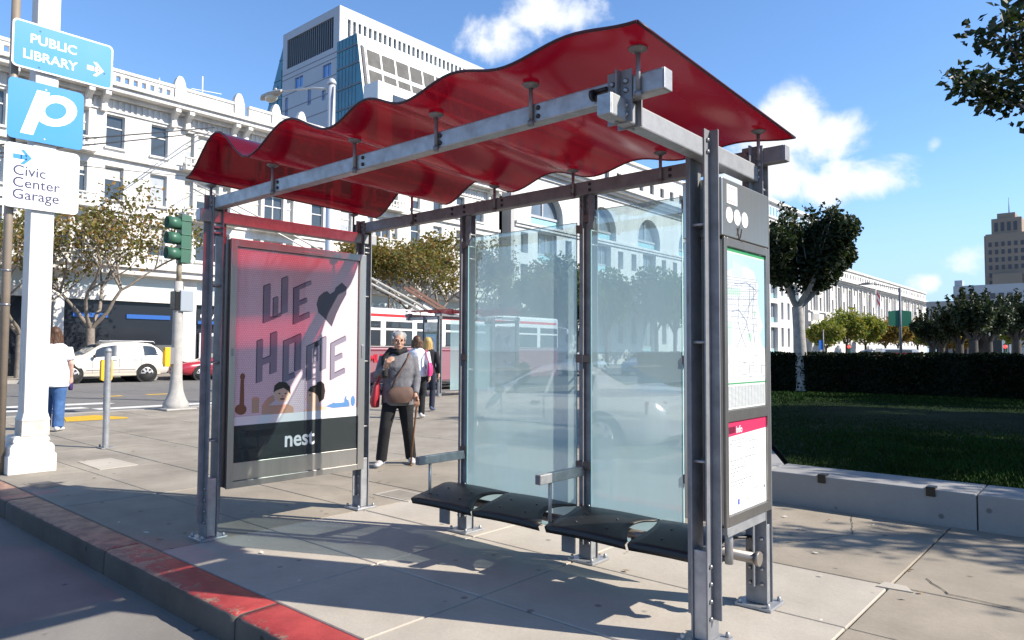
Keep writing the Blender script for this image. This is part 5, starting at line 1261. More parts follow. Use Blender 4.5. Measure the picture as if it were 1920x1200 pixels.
# green street sign pole and other masts beyond the lawn
q=Fw*62+Rt*(62*(1688-960)/FPX); GX,GY=q.x,q.y
t=thing('street_sign_pole','dark street lamp pole with green street name sign beyond the hedge','street sign',(GX,GY,0))
b=MB(); b.cyl((GX,GY,0),(GX,GY,7.15),.13,.10,n=10); b.tube([((GX,GY,7.05),.05),((GX-1.6,GY-.9,7.5),.045),((GX-2.0,GY-1.2,7.55),.045)],7); b.build('pole',M('dark_blue_grey_pole',(.13,.15,.17),.5),t)
b=MB(); b.tube([((GX-1.9,GY-1.1,7.55),.06),((GX-2.2,GY-1.3,7.58),.12),((GX-2.6,GY-1.5,7.54),.10),((GX-2.9,GY-1.7,7.5),.03)],9); b.build('lamp_head',grM,t)
gsn=M('street_sign_green',(.015,.13,.075),.4)
b=MB()
for s in (-1,1): b.prism([tuple(Vector((GX,GY,0))+Rt*(s*.06+s*.95*u)+Vector((0,0,3.75+1.35*v_)))for u,v_ in ((0,0),(1,.08),(1,1.0),(0,1.08))],tuple(Fw*.04))
b.build('name_plate',gsn,t)
q=Fw*75+Rt*(75*(1543-960)/FPX)
t=thing('banner_pole','grey pole with a small blue banner next to the lawn tree trunk','banner pole',(q.x,q.y,0))
b=MB(); b.cyl((q.x,q.y,0),(q.x,q.y,3.9),.07,n=8); b.build('pole',grM,t)
b=MB(); b.prism([tuple(Vector((q.x,q.y,0))+Rt*(u-.45)+Vector((0,0,v_))) for u,v_ in ((0,1.75),(.4,1.75),(.4,2.75),(0,2.75))],tuple(Fw*.03)); b.build('banner',M('banner_blue',(.02,.18,.62),.6),t)
redl=M('red_signal_lamp',(.6,.02,.02),.4,emit=((1,.04,.03),2.5))
for px,py,d,lab in ((1592,650,80,'small far red traffic light just above the hedge'),(1885,650,70,'small far red traffic light below the brick tower')):
    q=Fw*d+Rt*(d*(px-960)/FPX)+Up*(d*(600-py)/FPX); zz=q.z+EYE
    t=thing('far_signal',lab,'traffic signal',(q.x,q.y,0),0,'far traffic lights')
    b=MB(); b.cyl((q.x,q.y,0),(q.x,q.y,zz-.1),.06,n=7); b.box(q.x-.16,q.x+.16,q.y-.02,q.y+.2,zz-.9,zz+.25); b.build('signal_post',sgn,t)
    b=MB(); b.ball((q.x,q.y-.06,zz),.16,0,10,6); b.build('red_lamp',redl,t)
# ================================================================== VEHICLES
tyre=M('tyre_rubber',(.018,.018,.018),.75); rimm=M('alloy_rim',(.62,.62,.62),.35,metal=.5); archm=M('wheel_arch_black',(.012,.012,.012),.7)
carglass=M('car_window_glass',(.035,.045,.055),.05,spec=.9); headl=M('headlamp_glass',(.70,.70,.68),.1,spec=.8); taill=M('tail_lamp_red',(.32,.012,.015),.15,spec=.7); trimb=M('black_car_trim',(.025,.025,.027),.5); plate=M('number_plate',(.65,.65,.60),.5)
def interp(S,x,k):
    for a,c in zip(S[:-1],S[1:]):
        if a[0]>=x>=c[0]:
            t=(a[0]-x)/(a[0]-c[0]) if a[0]!=c[0] else 0; t2=t*t*(3-2*t); return lerp(a[k],c[k],lerp(t,t2,.35))
    return S[0][k] if x>S[0][0] else S[-1][k]
SUV=dict(S=[(2.55,.42,.80,.86,.62,.55),(2.46,.34,.86,.98,.82,.74),(2.2,.29,.92,1.05,.93,.82),(1.35,.27,1.04,1.17,.97,.84),(1.12,.27,1.06,1.22,.97,.82),(.30,.27,1.09,1.70,.975,.72),(-.2,.27,1.10,1.79,.975,.73),(-1.2,.27,1.12,1.80,.975,.73),(-1.75,.29,1.15,1.75,.97,.71),(-2.12,.31,1.16,1.58,.95,.67),(-2.45,.36,1.12,1.20,.90,.72),(-2.56,.45,1.0,1.04,.80,.66)],
  ws=(1.10,.34),rw=(-1.95,-2.45),side=[(.74,-.28),(-.36,-1.22),(-1.38,-2.02)],wx=(1.55,-1.50),wr=.385)
SED=dict(S=[(2.38,.38,.62,.68,.62,.55),(2.28,.28,.68,.80,.80,.70),(1.9,.24,.74,.88,.88,.78),(1.15,.22,.86,.98,.91,.78),(.95,.22,.88,1.02,.91,.74),(.12,.22,.90,1.38,.91,.60),(-.3,.22,.91,1.44,.91,.60),(-.9,.22,.92,1.42,.91,.60),(-1.5,.23,.95,1.16,.91,.66),(-1.75,.24,.95,1.06,.90,.72),(-2.2,.28,.92,1.01,.84,.70),(-2.35,.40,.78,.84,.72,.62)],
  ws=(.94,.16),rw=(-.95,-1.62),side=[(.62,-.24),(-.31,-1.18)],wx=(1.42,-1.36),wr=.33)
HAT=dict(S=[(2.0,.36,.66,.72,.62,.55),(1.9,.27,.72,.86,.78,.70),(1.55,.22,.80,.96,.86,.76),(1.0,.22,.90,1.05,.88,.75),(.82,.22,.92,1.10,.88,.72),(.15,.22,.94,1.46,.88,.62),(-.4,.22,.96,1.52,.88,.62),(-1.2,.22,.98,1.48,.88,.60),(-1.65,.25,1.0,1.34,.86,.60),(-1.9,.30,.98,1.05,.82,.66),(-2.0,.42,.84,.88,.72,.60)],
  ws=(.80,.20),rw=(-1.45,-1.86),side=[(.55,-.30),(-.37,-1.3)],wx=(1.25,-1.22),wr=.31)
def car(name,label,K,paint,loc,rz,cat='car',group=None,lower=None,sc=1.0):
    t=thing(name,label,cat,loc,rz,group); t.scale=(sc,sc,sc)
    S=K['S']; xs=[]; x=S[0][0]
    n=46; xs=[lerp(S[0][0],S[-1][0],k/n) for k in range(n+1)]
    V=lambda x:[interp(S,x,k) for k in range(1,6)]
    def ring(x):
        zb,zl,zt,w_,wt=V(x); cab=max(0,zt-zl-.14); zs=zt-min(.07,.3*(zt-zl))
        half=[(w_*.80,zb),(w_*.95,zb+.07),(w_*.995,lerp(zb,zl,.45)),(w_,lerp(zb,zl,.72)),(w_*.975,zl),(lerp(w_*.965,wt,.5),lerp(zl,zs,.5)),(wt,zs),(wt*.80,zt),(wt*.4,zt+.012)]
        return [(x,-y,z) for y,z in half]+[(x,y,z) for y,z in half[::-1]]
    b=MB(); rows=[ring(x) for x in xs]; b.grid(rows); b.poly(rows[0][::-1]); b.poly(rows[-1]); m=len(rows[0])
    for a,c in zip(rows[:-1],rows[1:]): b.poly([a[0],a[-1],c[-1],c[0]])
    body=b.build('body',[paint],t,world=False)
    if lower:
        q=MB()
        for s in (-1,1): q.grid([[(x,s*(V(x)[3]*(.985)+.006),lerp(V(x)[0],V(x)[1],v)+.02) for x in xs[4:-4]] for v in (.02,.16)][::s])
        q.build('sill_trim',lower,t,world=False)
    def side(x,v,s,off=.006):
        zb,zl,zt,w_,wt=V(x); zs=zt-min(.07,.3*(zt-zl)); 
        y=lerp(w_*.975,lerp(w_*.965,wt,.5),v*2) if v<.5 else lerp(lerp(w_*.965,wt,.5),wt,(v-.5)*2)
        return (x,s*(y+off),lerp(zl,zs,v))
    for s in (-1,1):
        for a,c in K['side']:
            b=MB(); k=7
            rows=[]
            for v in (.10,.5,.90): rows.append([side(lerp(a-(v*.20 if a==K['side'][0][0] else 0),c+(v*.10 if c==K['side'][-1][1] else 0),i/k),v,s) for i in range(k+1)])
            b.grid(rows if s>0 else rows[::-1]); b.build('side_window',carglass,t,world=False)
    for nm,(a,c) in (('windscreen',K['ws']),('rear_window',K['rw'])):
        b=MB(); rows=[]
        for i in range(8):
            x=lerp(a,c,i/7); zb,zl,zt,w_,wt=V(x); rows.append([(x,wt*u,zt+(.012 if abs(u)<.5 else .004)+.008) for u in (-.84,-.5,0,.5,.84)])
        b.grid(rows if a>c else rows); b.build(nm,carglass,t,world=False)
    for wx in K['wx']:
        for s in (-1,1):
            r_=K['wr']; w_=interp(S,wx,4); y1=s*(w_+.012); y0=s*(w_-.20)
            b=MB(); b.tube([((wx,s*(w_*.6),r_),r_+.07),((wx,s*(w_+.004),r_),r_+.07)],22); b.build('wheel_arch',archm,t,world=False)
            b=MB(); b.tube([((wx,y0,r_),r_*.93),((wx,lerp(y0,y1,.12),r_),r_),((wx,lerp(y0,y1,.9),r_),r_),((wx,y1,r_),r_*.93),((wx,y1,r_),r_*.70)],24); wh=b.build('wheel',tyre,t,world=False)
            b=MB(); yy=y1+s*.004
            b.tube([((wx,yy-s*.02,r_),r_*.70),((wx,yy,r_),r_*.70),((wx,yy,r_),r_*.60)],24,0); b.tube([((wx,yy-s*.03,r_),r_*.60),((wx,yy-s*.025,r_),r_*.60)],20,1)
            for k in range(7):
                a=2*math.pi*k/7; b.bar((wx,yy,r_),(wx+r_*.64*math.cos(a),yy,r_+r_*.64*math.sin(a)),.085,.02,0,up=(0,1,0))
            b.build('rim',[rimm,archm],wh,world=False)
    x0,x1=S[0][0],S[-1][0]
    for s in (-1,1):
        b=MB(); zl=interp(S,x0-.1,2); b.grid([[(x0-.04-.16*v,s*(.42+.34*v),z) for v in (0,.5,1)] for z in (zl-.14,zl-.02)]); o=b.build('headlight',headl,t,world=False); o.modifiers.new('t','SOLIDIFY').thickness=.03
        zl=interp(S,x1+.15,2); w_=interp(S,x1+.15,4); b=MB(); b.grid([[(x1+.03+.20*v,s*(w_-.22+.24*v),z) for v in (0,.5,1)] for z in (zl-.20,zl-.02)]); o=b.build('tail_light',taill,t,world=False); o.modifiers.new('t','SOLIDIFY').thickness=.03
        a=K['side'][0][0]; y=interp(S,a,4); b=MB(); b.ball((a-.02,s*(y+.10),interp(S,a,2)+.09),.10,0,8,6,(.8,1.0,.75)); b.build('wing_mirror',trimb,t,world=False)
        if name=='white_suv':
            b=MB(); b.tube([((.0,s*.62,1.80),.015),((.0,s*.62,1.86),.02),((-1.9,s*.62,1.84),.02),((-1.95,s*.62,1.76),.015)],6); b.build('roof_rail',rimm,t,world=False)
        for xx in ((K['side'][0][1]+.06),(K['side'][1][1]+.12)):
            b=MB(); z=interp(S,xx,2)-.10; y=interp(S,xx,4); b.box(xx,xx+.16,s*y-.02,s*y+.025,z-.015,z+.015); b.build('door_handle',trimb if name!='white_suv' else rimm,t,world=False)
    b=MB()
    for s in (-1,1):
        for xx in [K['side'][0][0]+.02]+[q[1]-.04 for q in K['side'][:2]]:
            pts=[(xx,s*(interp(S,xx,4)*(.95+.05*min(1,v*2))+.004),lerp(interp(S,xx,1)+.10,interp(S,xx,2),v)) for v in (0,.25,.5,.75,1)]
            b.tube([(p,.006) for p in pts],4)
        b.tube([((xx,s*(interp(S,xx,4)*.988+.004),lerp(interp(S,xx,1),interp(S,xx,2),.36)) ,.008) for xx in (1.0,.5,0,-.5,-1.0)],4)
    b.build('door_seam',trimb,t,world=False)
    b=MB(); zc=interp(S,x1+.1,2); b.box(x1-.012,x1+.03,-.26,.26,zc-.32,zc-.17); b.build('number_plate',plate,t,world=False)
    b=MB(); b.box(x0-.06,x0+.012,-.38,.38,interp(S,x0,1)+.08,interp(S,x0,2)-.05); b.build('grille',trimb,t,world=False)
    return t
pearl=M('pearl_white_paint',(.68,.63,.55),.22,coat=1); silver=M('silver_white_paint',(.72,.73,.74),.22,metal=.2,coat=1); dred=M('dark_red_paint',(.34,.025,.04),.25,coat=1); cblue=M('mid_blue_paint',(.04,.16,.42),.25,coat=1); cdark=M('dark_grey_paint',(.05,.055,.06),.25,coat=1)
beige=M('beige_lower_trim',(.50,.45,.36),.4)
car('white_suv','pearl white SUV with roof rails parked across the street behind the bollard',SUV,pearl,(-37.0,12.75,-.12),R_(-90),lower=beige,sc=1.06)
car('red_sedan','dark red sedan parked behind the white SUV, partly hidden by the signal pole',SED,dred,(-36.9,18.5,-.12),R_(-90),sc=1.05)
car('white_hatchback','small white hatchback on the far street, seen through the glass beside the map case',HAT,silver,(-27.2,38.6,-.12),R_(100))
car('blue_hatchback','small blue hatchback on the far street, just beside the white one behind glass',HAT,cblue,(-24.6,41.6,-.12),R_(-80))
car('silver_sedan','silver white sedan driving past in the road, mirrored in the shelter glass',SED,silver,(-7.4,-1.75,RZ),R_(180),sc=1.0)
for px,d,K,p_,lab in ((1640,96,SUV,cdark,'dark grey car roof just showing above the hedge'),):
    q=Fw*d+Rt*(d*(px-960)/FPX); car('far_car',lab,K,p_,(q.x,q.y,.05),R_(60))
q=Fw*92+Rt*(92*(1684-960)/FPX)
t=thing('far_van','white and red van roof showing above the hedge by the street sign pole','van',(q.x,q.y,0),R_(35))
b=MB(); b.box(-2.6,2.6,-1,1,.4,1.5,1); b.prism([(-2.6,-1,1.5),(2.3,-1,1.5),(1.7,-1,2.0),(-2.5,-1,2.05)],(0,2,0),0); b.build('body',[M('van_white',(.75,.75,.75),.4),M('van_red',(.55,.03,.04),.4)],t,bevel=.06,world=False)
for x in (-1.7,1.7):
    for s in (-1,1): b=MB(); b.cyl((x,s*.82,.36),(x,s*1.02,.36),.36,n=16); b.build('wheel',tyre,t,world=False)
b=MB(); b.box(-2.0,1.2,-1.02,1.02,1.52,1.85); b.build('window',carglass,t,world=False)
# ---------------- trolley bus
TBX,TY0,TY1=-20.7,14.6,27.2
t=thing('trolleybus','white and dull red trolleybus at the stop behind the far bus shelter','bus',(TBX-1.28,21,-.13))
bw_=M('bus_white',(.70,.70,.70),.35,coat=.4); br_=M('bus_dull_red',(.27,.13,.155),.4,coat=.4); bs_=M('bus_stripe_red',(.62,.03,.035),.4)
def bx_(n,m,*a,par=None,bev=0):
    b=MB()
    for q in a: b.box(*q)
    return b.build(n,m,par or t,bevel=bev)
bx_('body',bw_,(TBX-2.55,TBX,TY0,TY1,1.56,3.02),bev=.10)
bx_('lower_body',br_,(TBX-2.54,TBX-.004,TY0+.02,TY1-.02,.25,1.555),bev=.06)
bx_('roof_stripe',bs_,(TBX-.02,TBX+.006,TY0+.2,TY1-.2,2.70,2.80))
bx_('waist_band',M('bus_maroon',(.16,.03,.05),.4),(TBX-.02,TBX+.004,TY0+.1,TY1-.1,1.43,1.49))
for k in range(8):
    y=TY0+.55+1.52*k
    fr_=bx_('window',trimb,(TBX-.02,TBX+.004,y,y+1.28,1.63,2.20),(TBX-.02,TBX+.004,y+.0,y+1.28,2.28,2.53))
    bx_('pane',carglass,(TBX-.015,TBX+.008,y+.05,y+1.23,1.68,2.15),(TBX-.015,TBX+.008,y+.05,y+.60,2.31,2.50),(TBX-.015,TBX+.008,y+.68,y+1.23,2.31,2.50),par=fr_)
for y in (TY0+3.0,TY1-2.6):
    for s in (0,1):
        b=MB(); b.cyl((TBX-.30-1.95*s,y,.48),(TBX+.012-1.95*s-.6*s,y,.48),.48,n=22); w0_=b.build('wheel',tyre,t)
        b=MB(); b.cyl((TBX+.0,y,.48),(TBX+.02,y,.48),.27,n=18); b.build('rim',rimm,w0_)
b=MB(); b.text('MUNI',(TBX+.006,15.9,1.02),(0,1,0),(0,0,1),.40,0,bold=.02); b.build('fleet_lettering',M('fleet_red',(.45,.01,.03),.5),t)
bx_('windscreen',carglass,(TBX-2.4,TBX-.15,TY1-.01,TY1+.02,1.2,2.7))
b=MB(); b.tube([((TBX-.1,TY1+.02,2.6),.02),((TBX+.18,TY1+.35,2.55),.02),((TBX+.2,TY1+.4,2.45),.02)],6); b.ball((TBX+.2,TY1+.4,2.4),.12,0,8,6,(.6,.6,1.2)); b.build('mirror',bw_,t)
for k,x in enumerate((TBX-.75,TBX-1.55)):
    b=MB(); b.tube([((x,19.4+.3*k,3.15),.04),((x,13.0+.3*k,5.45),.03),((x,9.8+.3*k,6.55),.022)],7); b.bar((x,19.7+.3*k,3.02),(x,19.1+.3*k,3.3),.16,.12); b.build('trolley_pole',M('pale_pole',(.52,.50,.46),.5,metal=.3),t)
for k in range(2): b=MB(); b.bar((TBX-.5-.35*k,20.2,3.15),(TBX-.5-.35*k,18.2,3.95),.06,.10); b.build('pole_spring',M('rusty_spring',(.14,.07,.05),.7),t)
# ---------------- second shelter of the same kind, across the pavement
S2=dup(SH,None,('bolt','spacer_pin','seat_bolt','glass_clamp','base_plate','end_cap','conduit')); S2['label']='far red roofed bus shelter beside the trolleybus'; S2['category']='bus shelter'; S2['group']='wavy roofed bus shelters'; SH['group']='wavy roofed bus shelters'
S2.location=(-17.15,17.25,0); S2.rotation_euler=(0,0,R_(-90))
# ================================================================== PEOPLE
def fuse(b,name,mats,voxel,parent=None,smooth=4,top=None):
    """melt overlapping tapered forms into one continuous surface"""
    me=b.mesh('tmp',[M('skin_base',(.5,.3,.22),.6)]); o=bpy.data.objects.new('tmp',me); COL.objects.link(o)
    r_=o.modifiers.new('r','REMESH'); r_.mode='VOXEL'; r_.voxel_size=voxel; r_.use_smooth_shade=True
    if smooth: s=o.modifiers.new('s','SMOOTH'); s.factor=.5; s.iterations=smooth
    dg=bpy.context.evaluated_depsgraph_get(); m2=bpy.data.meshes.new_from_object(o.evaluated_get(dg)); m2.name=name
    m2.materials.clear(); 
    for m in (mats if isinstance(mats,list) else [mats]): m2.materials.append(m)
    for p in m2.polygons: p.use_smooth=True; p.material_index=0
    bpy.data.objects.remove(o)
    ob=bpy.data.objects.new(name,m2); COL.objects.link(ob)
    if parent: ob.parent=parent
    return ob
def loft(b,rings,n=18):
    vs=[]
    for (c,rx,ry) in rings:
        c=Vector(c); vs.append([(c.x+rx*math.cos(2*math.pi*k/n),c.y+ry*math.sin(2*math.pi*k/n),c.z) for k in range(n)])
    b.grid([v+[v[0]] for v in vs]); b.poly(vs[0][::-1]); b.poly(vs[-1])
def hand(b,wr,d,pn,curl,side):
    """palm + five bent fingers from wrist wr; d along the hand, pn palm normal; curl in radians per joint"""
    d=Vector(d).normalized(); pn=Vector(pn); pn=(pn-d*pn.dot(d)).normalized(); s=d.cross(pn)*side
    c=Vector(wr); b.tube([(c-d*.01,.026),(c+d*.035,.031),(c+d*.075,.030),(c+d*.092,.020)],8)
    for k in (-1,0,1): b.tube([(c+d*.02+s*.017*k,.015),(c+d*.09+s*.024*k,.014)],6)
    for i,ln in enumerate((.068,.078,.074,.058)):
        p=c+d*.088+s*(.030-.020*i); dd=d.copy(); pts=[(p-d*.015,.0100),(p,.0098)]
        for j in range(3):
            dd=(dd*math.cos(curl)+pn*math.sin(curl)).normalized(); 
            pn2=pn
            p=p+dd*ln/(2.6+.3*j)*1.25; pts.append((p.copy(),.0092-.0010*j))
        b.tube(pts,6)
    p=c+d*.025+s*.026; dd=(d*.55+s*.75+pn*.25).normalized(); pts=[(p-dd*.012,.0130),(p+dd*.02,.012)]
    q=p+dd*.02
    for j in range(2): dd=(dd*.82+d*.35+pn*.28*curl).normalized(); q=q+dd*.026; pts.append((q.copy(),.0105-.001*j))
    b.tube(pts,6)
def head(b,c,f,tilt=0):
    """skull, jaw, nose, ears; c centre of the head, f facing unit vector"""
    c=Vector(c); f=Vector(f); s=Vector((f.y,-f.x,0)); T=Matrix((s,f,Vector((0,0,1)))).transposed()
    b.ball(c+Vector((0,0,.022))-f*.012,.1,0,14,10,(.78,.96,1.0),T); b.ball(c+f*.022+Vector((0,0,-.045)),.075,0,12,8,(.82,.88,.95),T); b.ball(c+f*.055+Vector((0,0,-.085)),.034,0,8,6,(1,.8,.8),T)
    b.tube([(c+f*.086+Vector((0,0,.012)),.008),(c+f*.108+Vector((0,0,-.022)),.015),(c+f*.088+Vector((0,0,-.032)),.013)],6)
    for k in (-1,1):
        b.ball(c+s*k*.078-f*.008+Vector((0,0,-.008)),.03,0,8,6,(.35,.6,1.05),T); b.ball(c+s*k*.036+f*.072+Vector((0,0,-.028)),.024,0,8,6,(1,.6,.9),T)
        b.ball(c+s*k*.034+f*.080+Vector((0,0,.030)),.018,0,8,5,(1.4,.5,.5),T)
    b.ball(c+f*.088+Vector((0,0,-.062)),.014,0,8,5,(1.6,.5,.6),T)
skinA=M('skin_warm',(.47,.27,.19),.55,var=.12,scale=14); skinB=M('skin_pale',(.58,.36,.28),.55,var=.10,scale=14)
def person(label,loc,rz,J,dress,scale=1.0):
    body=MB(); f=Vector(J.get('face',(0,1,0))).normalized()
    hc=Vector(J['head']); nk=Vector(J['neck'])
    head(body,hc,f); body.tube([(hc-Vector((0,0,.04))-f*.02,.05),(nk,.054),(nk-Vector((0,0,.06)),.075)],10)
    to=J['torso']
    loft(body,[(c,rx*.92,ry*.92) for c,rx,ry in to])
    for s in 'LR':
        sh,e,w_=[Vector(p) for p in J['arm'+s]]; body.tube([(sh,.048),(sh.lerp(e,.5),.043),(e,.036),(e.lerp(w_,.35),.035),(w_,.024)],9)
        hd_=J['hand'+s]; hand(body,w_,hd_[0],hd_[1],hd_[2],1 if s=='R' else -1)
        h,k,a=[Vector(p) for p in J['leg'+s]]; body.tube([(h,.082),(h.lerp(k,.5),.068),(k,.050),(k.lerp(a,.35),.050),(a,.034)],10)
        t_=Vector(J['toe'+s]); body.tube([(a,.036),(a.lerp(t_,.3)-Vector((0,0,.03)),.038),(t_,.03)],8)
    o=fuse(body,'person',dress['skin'],.0075)
    o.location=loc; o.rotation_euler=(0,0,rz); o.scale=(scale,)*3; tag(o,label,'person')
    s_=Vector((f.y,-f.x,0)); eb=MB()
    for k in (-1,1): eb.ball(hc+s_*k*.033+f*.083+Vector((0,0,.010)),.0115,0,8,6)
    eb.build('eyes',M('dark_eye',(.02,.015,.012),.2),o,world=False)
    m=MB(); m.ball(hc+f*.096+Vector((0,0,-.062)),.016,0,8,5,(1.25,.35,.28),Matrix((s_,f,Vector((0,0,1)))).transposed()); m.build('mouth',M('lip',(.30,.10,.09),.5),o,world=False)
    # trousers
    tr=MB(); z0=to[0][0][2]
    loft(tr,[((0,0,z0-.06),.150,.115),(to[0][0],to[0][1]*1.04,to[0][2]*1.06),((to[0][0][0],to[0][0][1],z0+.10),to[0][1]*.99,to[0][2]*1.02)])
    for s in 'LR':
        h,k,a=[Vector(p) for p in J['leg'+s]]; lw=dress.get('legw',1)
        tr.tube([(h+Vector((0,0,.06)),.095),(h,.102),(h.lerp(k,.5),.086*lw),(k,.070*lw),(k.lerp(a,.5),.068*lw),(a-Vector((0,0,.035)),.066*lw)],12)
    fuse(tr,'trousers',dress['legs'],.012,o,6)
    # top
    tp=MB(); g=dress.get('loose',1.12)
    loft(tp,[((c[0],c[1],c[2]-(dress.get('drop',0) if i==0 else 0)),rx*g,ry*g) for i,(c,rx,ry) in enumerate(to)])
    for s in 'LR':
        sh,e,w_=[Vector(p) for p in J['arm'+s]]; sl=dress.get('sleeve',1.0)
        if sl>.6: tp.tube([(sh-Vector((0,0,.0)),.070),(sh.lerp(e,.5),.064),(e,.058),(e.lerp(w_,.5),.054),(e.lerp(w_,.93),.046)],10)
        else: tp.tube([(sh,.078),(sh.lerp(e,.45),.076),(sh.lerp(e,.80),.074)],10)
    fuse(tp,dress.get('topname','jacket'),dress['top'],.011,o,7)
    for s in 'LR':
        a=Vector(J['leg'+s][2]); t_=Vector(J['toe'+s]); d=(t_-a); d.z=0; d.normalize(); sd_=Vector((d.y,-d.x,0)); sh=MB(); zg=min(t_.z,a.z)-.02
        base=Vector((a.x,a.y,t_.z-.03)); hl=a.z-.085-base.z
        T=Matrix((sd_,d,Vector((0,0,1)))).transposed()
        sh.ball(base-d*.03+Vector((0,0,.045+hl)),.052,0,10,7,(.85,1.1,1.0),T); sh.ball(base+d*.07+Vector((0,0,.035+hl*.4)),.05,0,10,7,(.92,1.6,.78),T); sh.ball(base+d*.15+Vector((0,0,.028)),.045,0,10,7,(1.0,1.25,.66),T)
        fuse(sh,'shoe',dress['shoes'],.008,o,4)
    hr=MB(); dress['hair'](hr,hc,f,s_); ho=fuse(hr,'hair',dress['hairm'],.008,o,2)
    return o
def hair_short(b,c,f,s):
    T=Matrix((s,f,Vector((0,0,1)))).transposed(); r=random.Random(4)
    b.ball(c+Vector((0,0,.052))-f*.030,.102,0,14,10,(.86,.98,.86),T); b.ball(c+Vector((0,0,-.005))-f*.055,.078,0,12,8,(1.0,.72,1.05),T)
    for k in range(26):
        a=r.uniform(0,6.28); e=r.uniform(.2,1.3); p=c+Vector((0,0,.05))-f*.03+(s*math.cos(a)*math.cos(e)+f*math.sin(a)*math.cos(e)*.9+Vector((0,0,math.sin(e)*.9)))*.085
        if (p-c).dot(f)>.055: continue
        b.ball(p,.026,0,6,5)
    for k in (-1,1): b.ball(c+s*k*.078+f*.02+Vector((0,0,.035)),.03,0,8,6,(.6,.9,1.3),T)
def hair_long(ln,wv=.02):
    def fn(b,c,f,s):
        T=Matrix((s,f,Vector((0,0,1)))).transposed(); r=random.Random(int(ln*100))
        b.ball(c+Vector((0,0,.040))-f*.022,.106,0,14,10,(.88,.98,.92),T)
        for k in range(34):
            a=R_(lerp(-205,25,k/33)); o=s*math.cos(a)*.085+f*(math.sin(a)*.085-.012)
            q=c+o+Vector((0,0,.03)); L_=ln*r.uniform(.8,1.05); pts=[(q,.022)]
            for j in range(1,6): pts.append((q+o*(.25*j/5)+s*wv*math.sin(k*1.3+j)+Vector((0,0,-L_*j/5)),.022-.0028*j))
            b.tube(pts,6)
    return fn
hsil=M('silver_grey_hair',(.30,.29,.285),.6,var=.45,scale=30); hbrn=M('brown_hair',(.085,.040,.020),.5,var=.4,scale=26,streak=True); hbln=M('blonde_hair',(.50,.32,.11),.5,var=.35,scale=26,streak=True)
charc=M('grey_fleece',(.165,.165,.18),.95,var=.3,scale=12,bump=1.0,bscale=9); blk=M('black_trousers',(.012,.012,.014),.9,bump=.8,bscale=9); tee=M('white_tee_cotton',(.72,.72,.77),.9,bump=1.0,bscale=8); jean=M('blue_denim',(.055,.13,.30),.9,var=.4,scale=7,bump=.9,bscale=9); wsh=M('white_trainers',(.72,.72,.72),.6); gsh=M('grey_trainers',(.42,.43,.45),.7); bkt=M('black_top',(.02,.02,.024),.9)
TOR=lambda z=1:[((0,0,.86),.175,.125),((0,-.005,.98),.165,.125),((0,0,1.10),.155,.115),((0,.01,1.24),.170,.125),((0,0,1.36),.175,.105),((0,-.005,1.42),.12,.08),((0,-.005,1.455),.065,.06)]
# --- the woman with the walking stick (faces the camera)
Pl=(-7.03,5.87,0)
J1=dict(head=(0,.05,1.575),neck=(0,.0,1.46),face=(-.12,1,0),torso=TOR(),
 armR=[(.175,0,1.375),(.255,.03,1.12),(.165,.165,1.255)],handR=[(-.45,.35,.75),(-.5,-.6,0),.65],
 armL=[(-.175,0,1.375),(-.235,.0,1.10),(-.215,.155,.90)],handL=[(-.15,.55,-.8),(.0,-1,-.3),.75],
 legR=[(.085,0,.86),(.155,.12,.48),(.20,.08,.105)],toeR=(.25,.23,.04),legL=[(-.085,0,.86),(-.125,.02,.47),(-.175,-.13,.105)],toeL=(-.19,.03,.04))
lady=person('older woman with short grey hair in a grey fleece, leaning on a walking stick',Pl,R_(-130),J1,dict(skin=skinA,legs=blk,top=charc,shoes=gsh,hair=hair_short,hairm=hsil,loose=1.22,drop=.10,topname='fleece',legw=1.08),.995)
def held(name,label,cat,b,mats,owner,bevel=0):
    """something a person holds: a thing of its own, laid out in that person's space"""
    ow=owner.matrix_basis
    o=bpy.data.objects.new(name,b.mesh(name,mats)); COL.objects.link(o)
    o.location=owner.location; o.rotation_euler=owner.rotation_euler; o.scale=owner.scale
    return tag(o,label,cat)
wood=M('cane_wood',(.17,.075,.03),.4,var=.3,scale=14); redb=M('red_leather',(.34,.02,.035),.45); brnb=M('brown_bag_canvas',(.14,.085,.065),.7,var=.25,scale=10); blks=M('black_strap',(.015,.014,.016),.8)
b=MB(); b.tube([((-.235,.29,.835),.014),((-.235,.25,.868),.014),((-.235,.21,.873),.014),((-.238,.175,.855),.0135),((-.24,.17,.82),.0125),((-.20,.13,.4),.011),((-.17,.10,.02),.010)],10); b.cyl((-.17,.10,.0),(-.17,.10,.03),.014,n=8)
held('walking_stick','brown wooden walking stick in the older woman\'s hand','walking stick',b,wood,lady)
b=MB(); 
for i,(y,z,w_) in enumerate(((.165,.80,.15),(.19,.86,.185),(.185,.94,.165),(.16,1.0,.10))): pass
loft(b,[((-.02,.175,.80),.11,.035),((-.02,.18,.86),.165,.05),((-.03,.18,.93),.165,.045),((-.05,.165,.985),.13,.03),((-.06,.16,1.0),.10,.02)],14)
b.tube([((.09,.165,.97),.011),((.02,.17,1.12),.011),((-.09,.155,1.30),.011),((-.14,.07,1.42),.012),((-.15,-.02,1.43),.012),((-.12,-.13,1.25),.011),((.05,-.15,1.0),.011),((.17,-.02,.92),.011),((.12,.14,.94),.011)],8)
held('shoulder_bag','brown crossbody bag hanging at the older woman\'s front','bag',b,brnb,lady)
b=MB(); loft(b,[((.285,.0,.74),.05,.13),((.295,.0,.80),.065,.15),((.28,.0,.92),.055,.145),((.265,.0,1.05),.035,.10)],14); b.tube([((.262,.08,1.04),.010),((.235,.10,1.16),.010),((.185,.12,1.28),.011),((.14,.03,1.42),.011),((.17,-.06,1.36),.010),((.255,-.08,1.04),.010)],8)
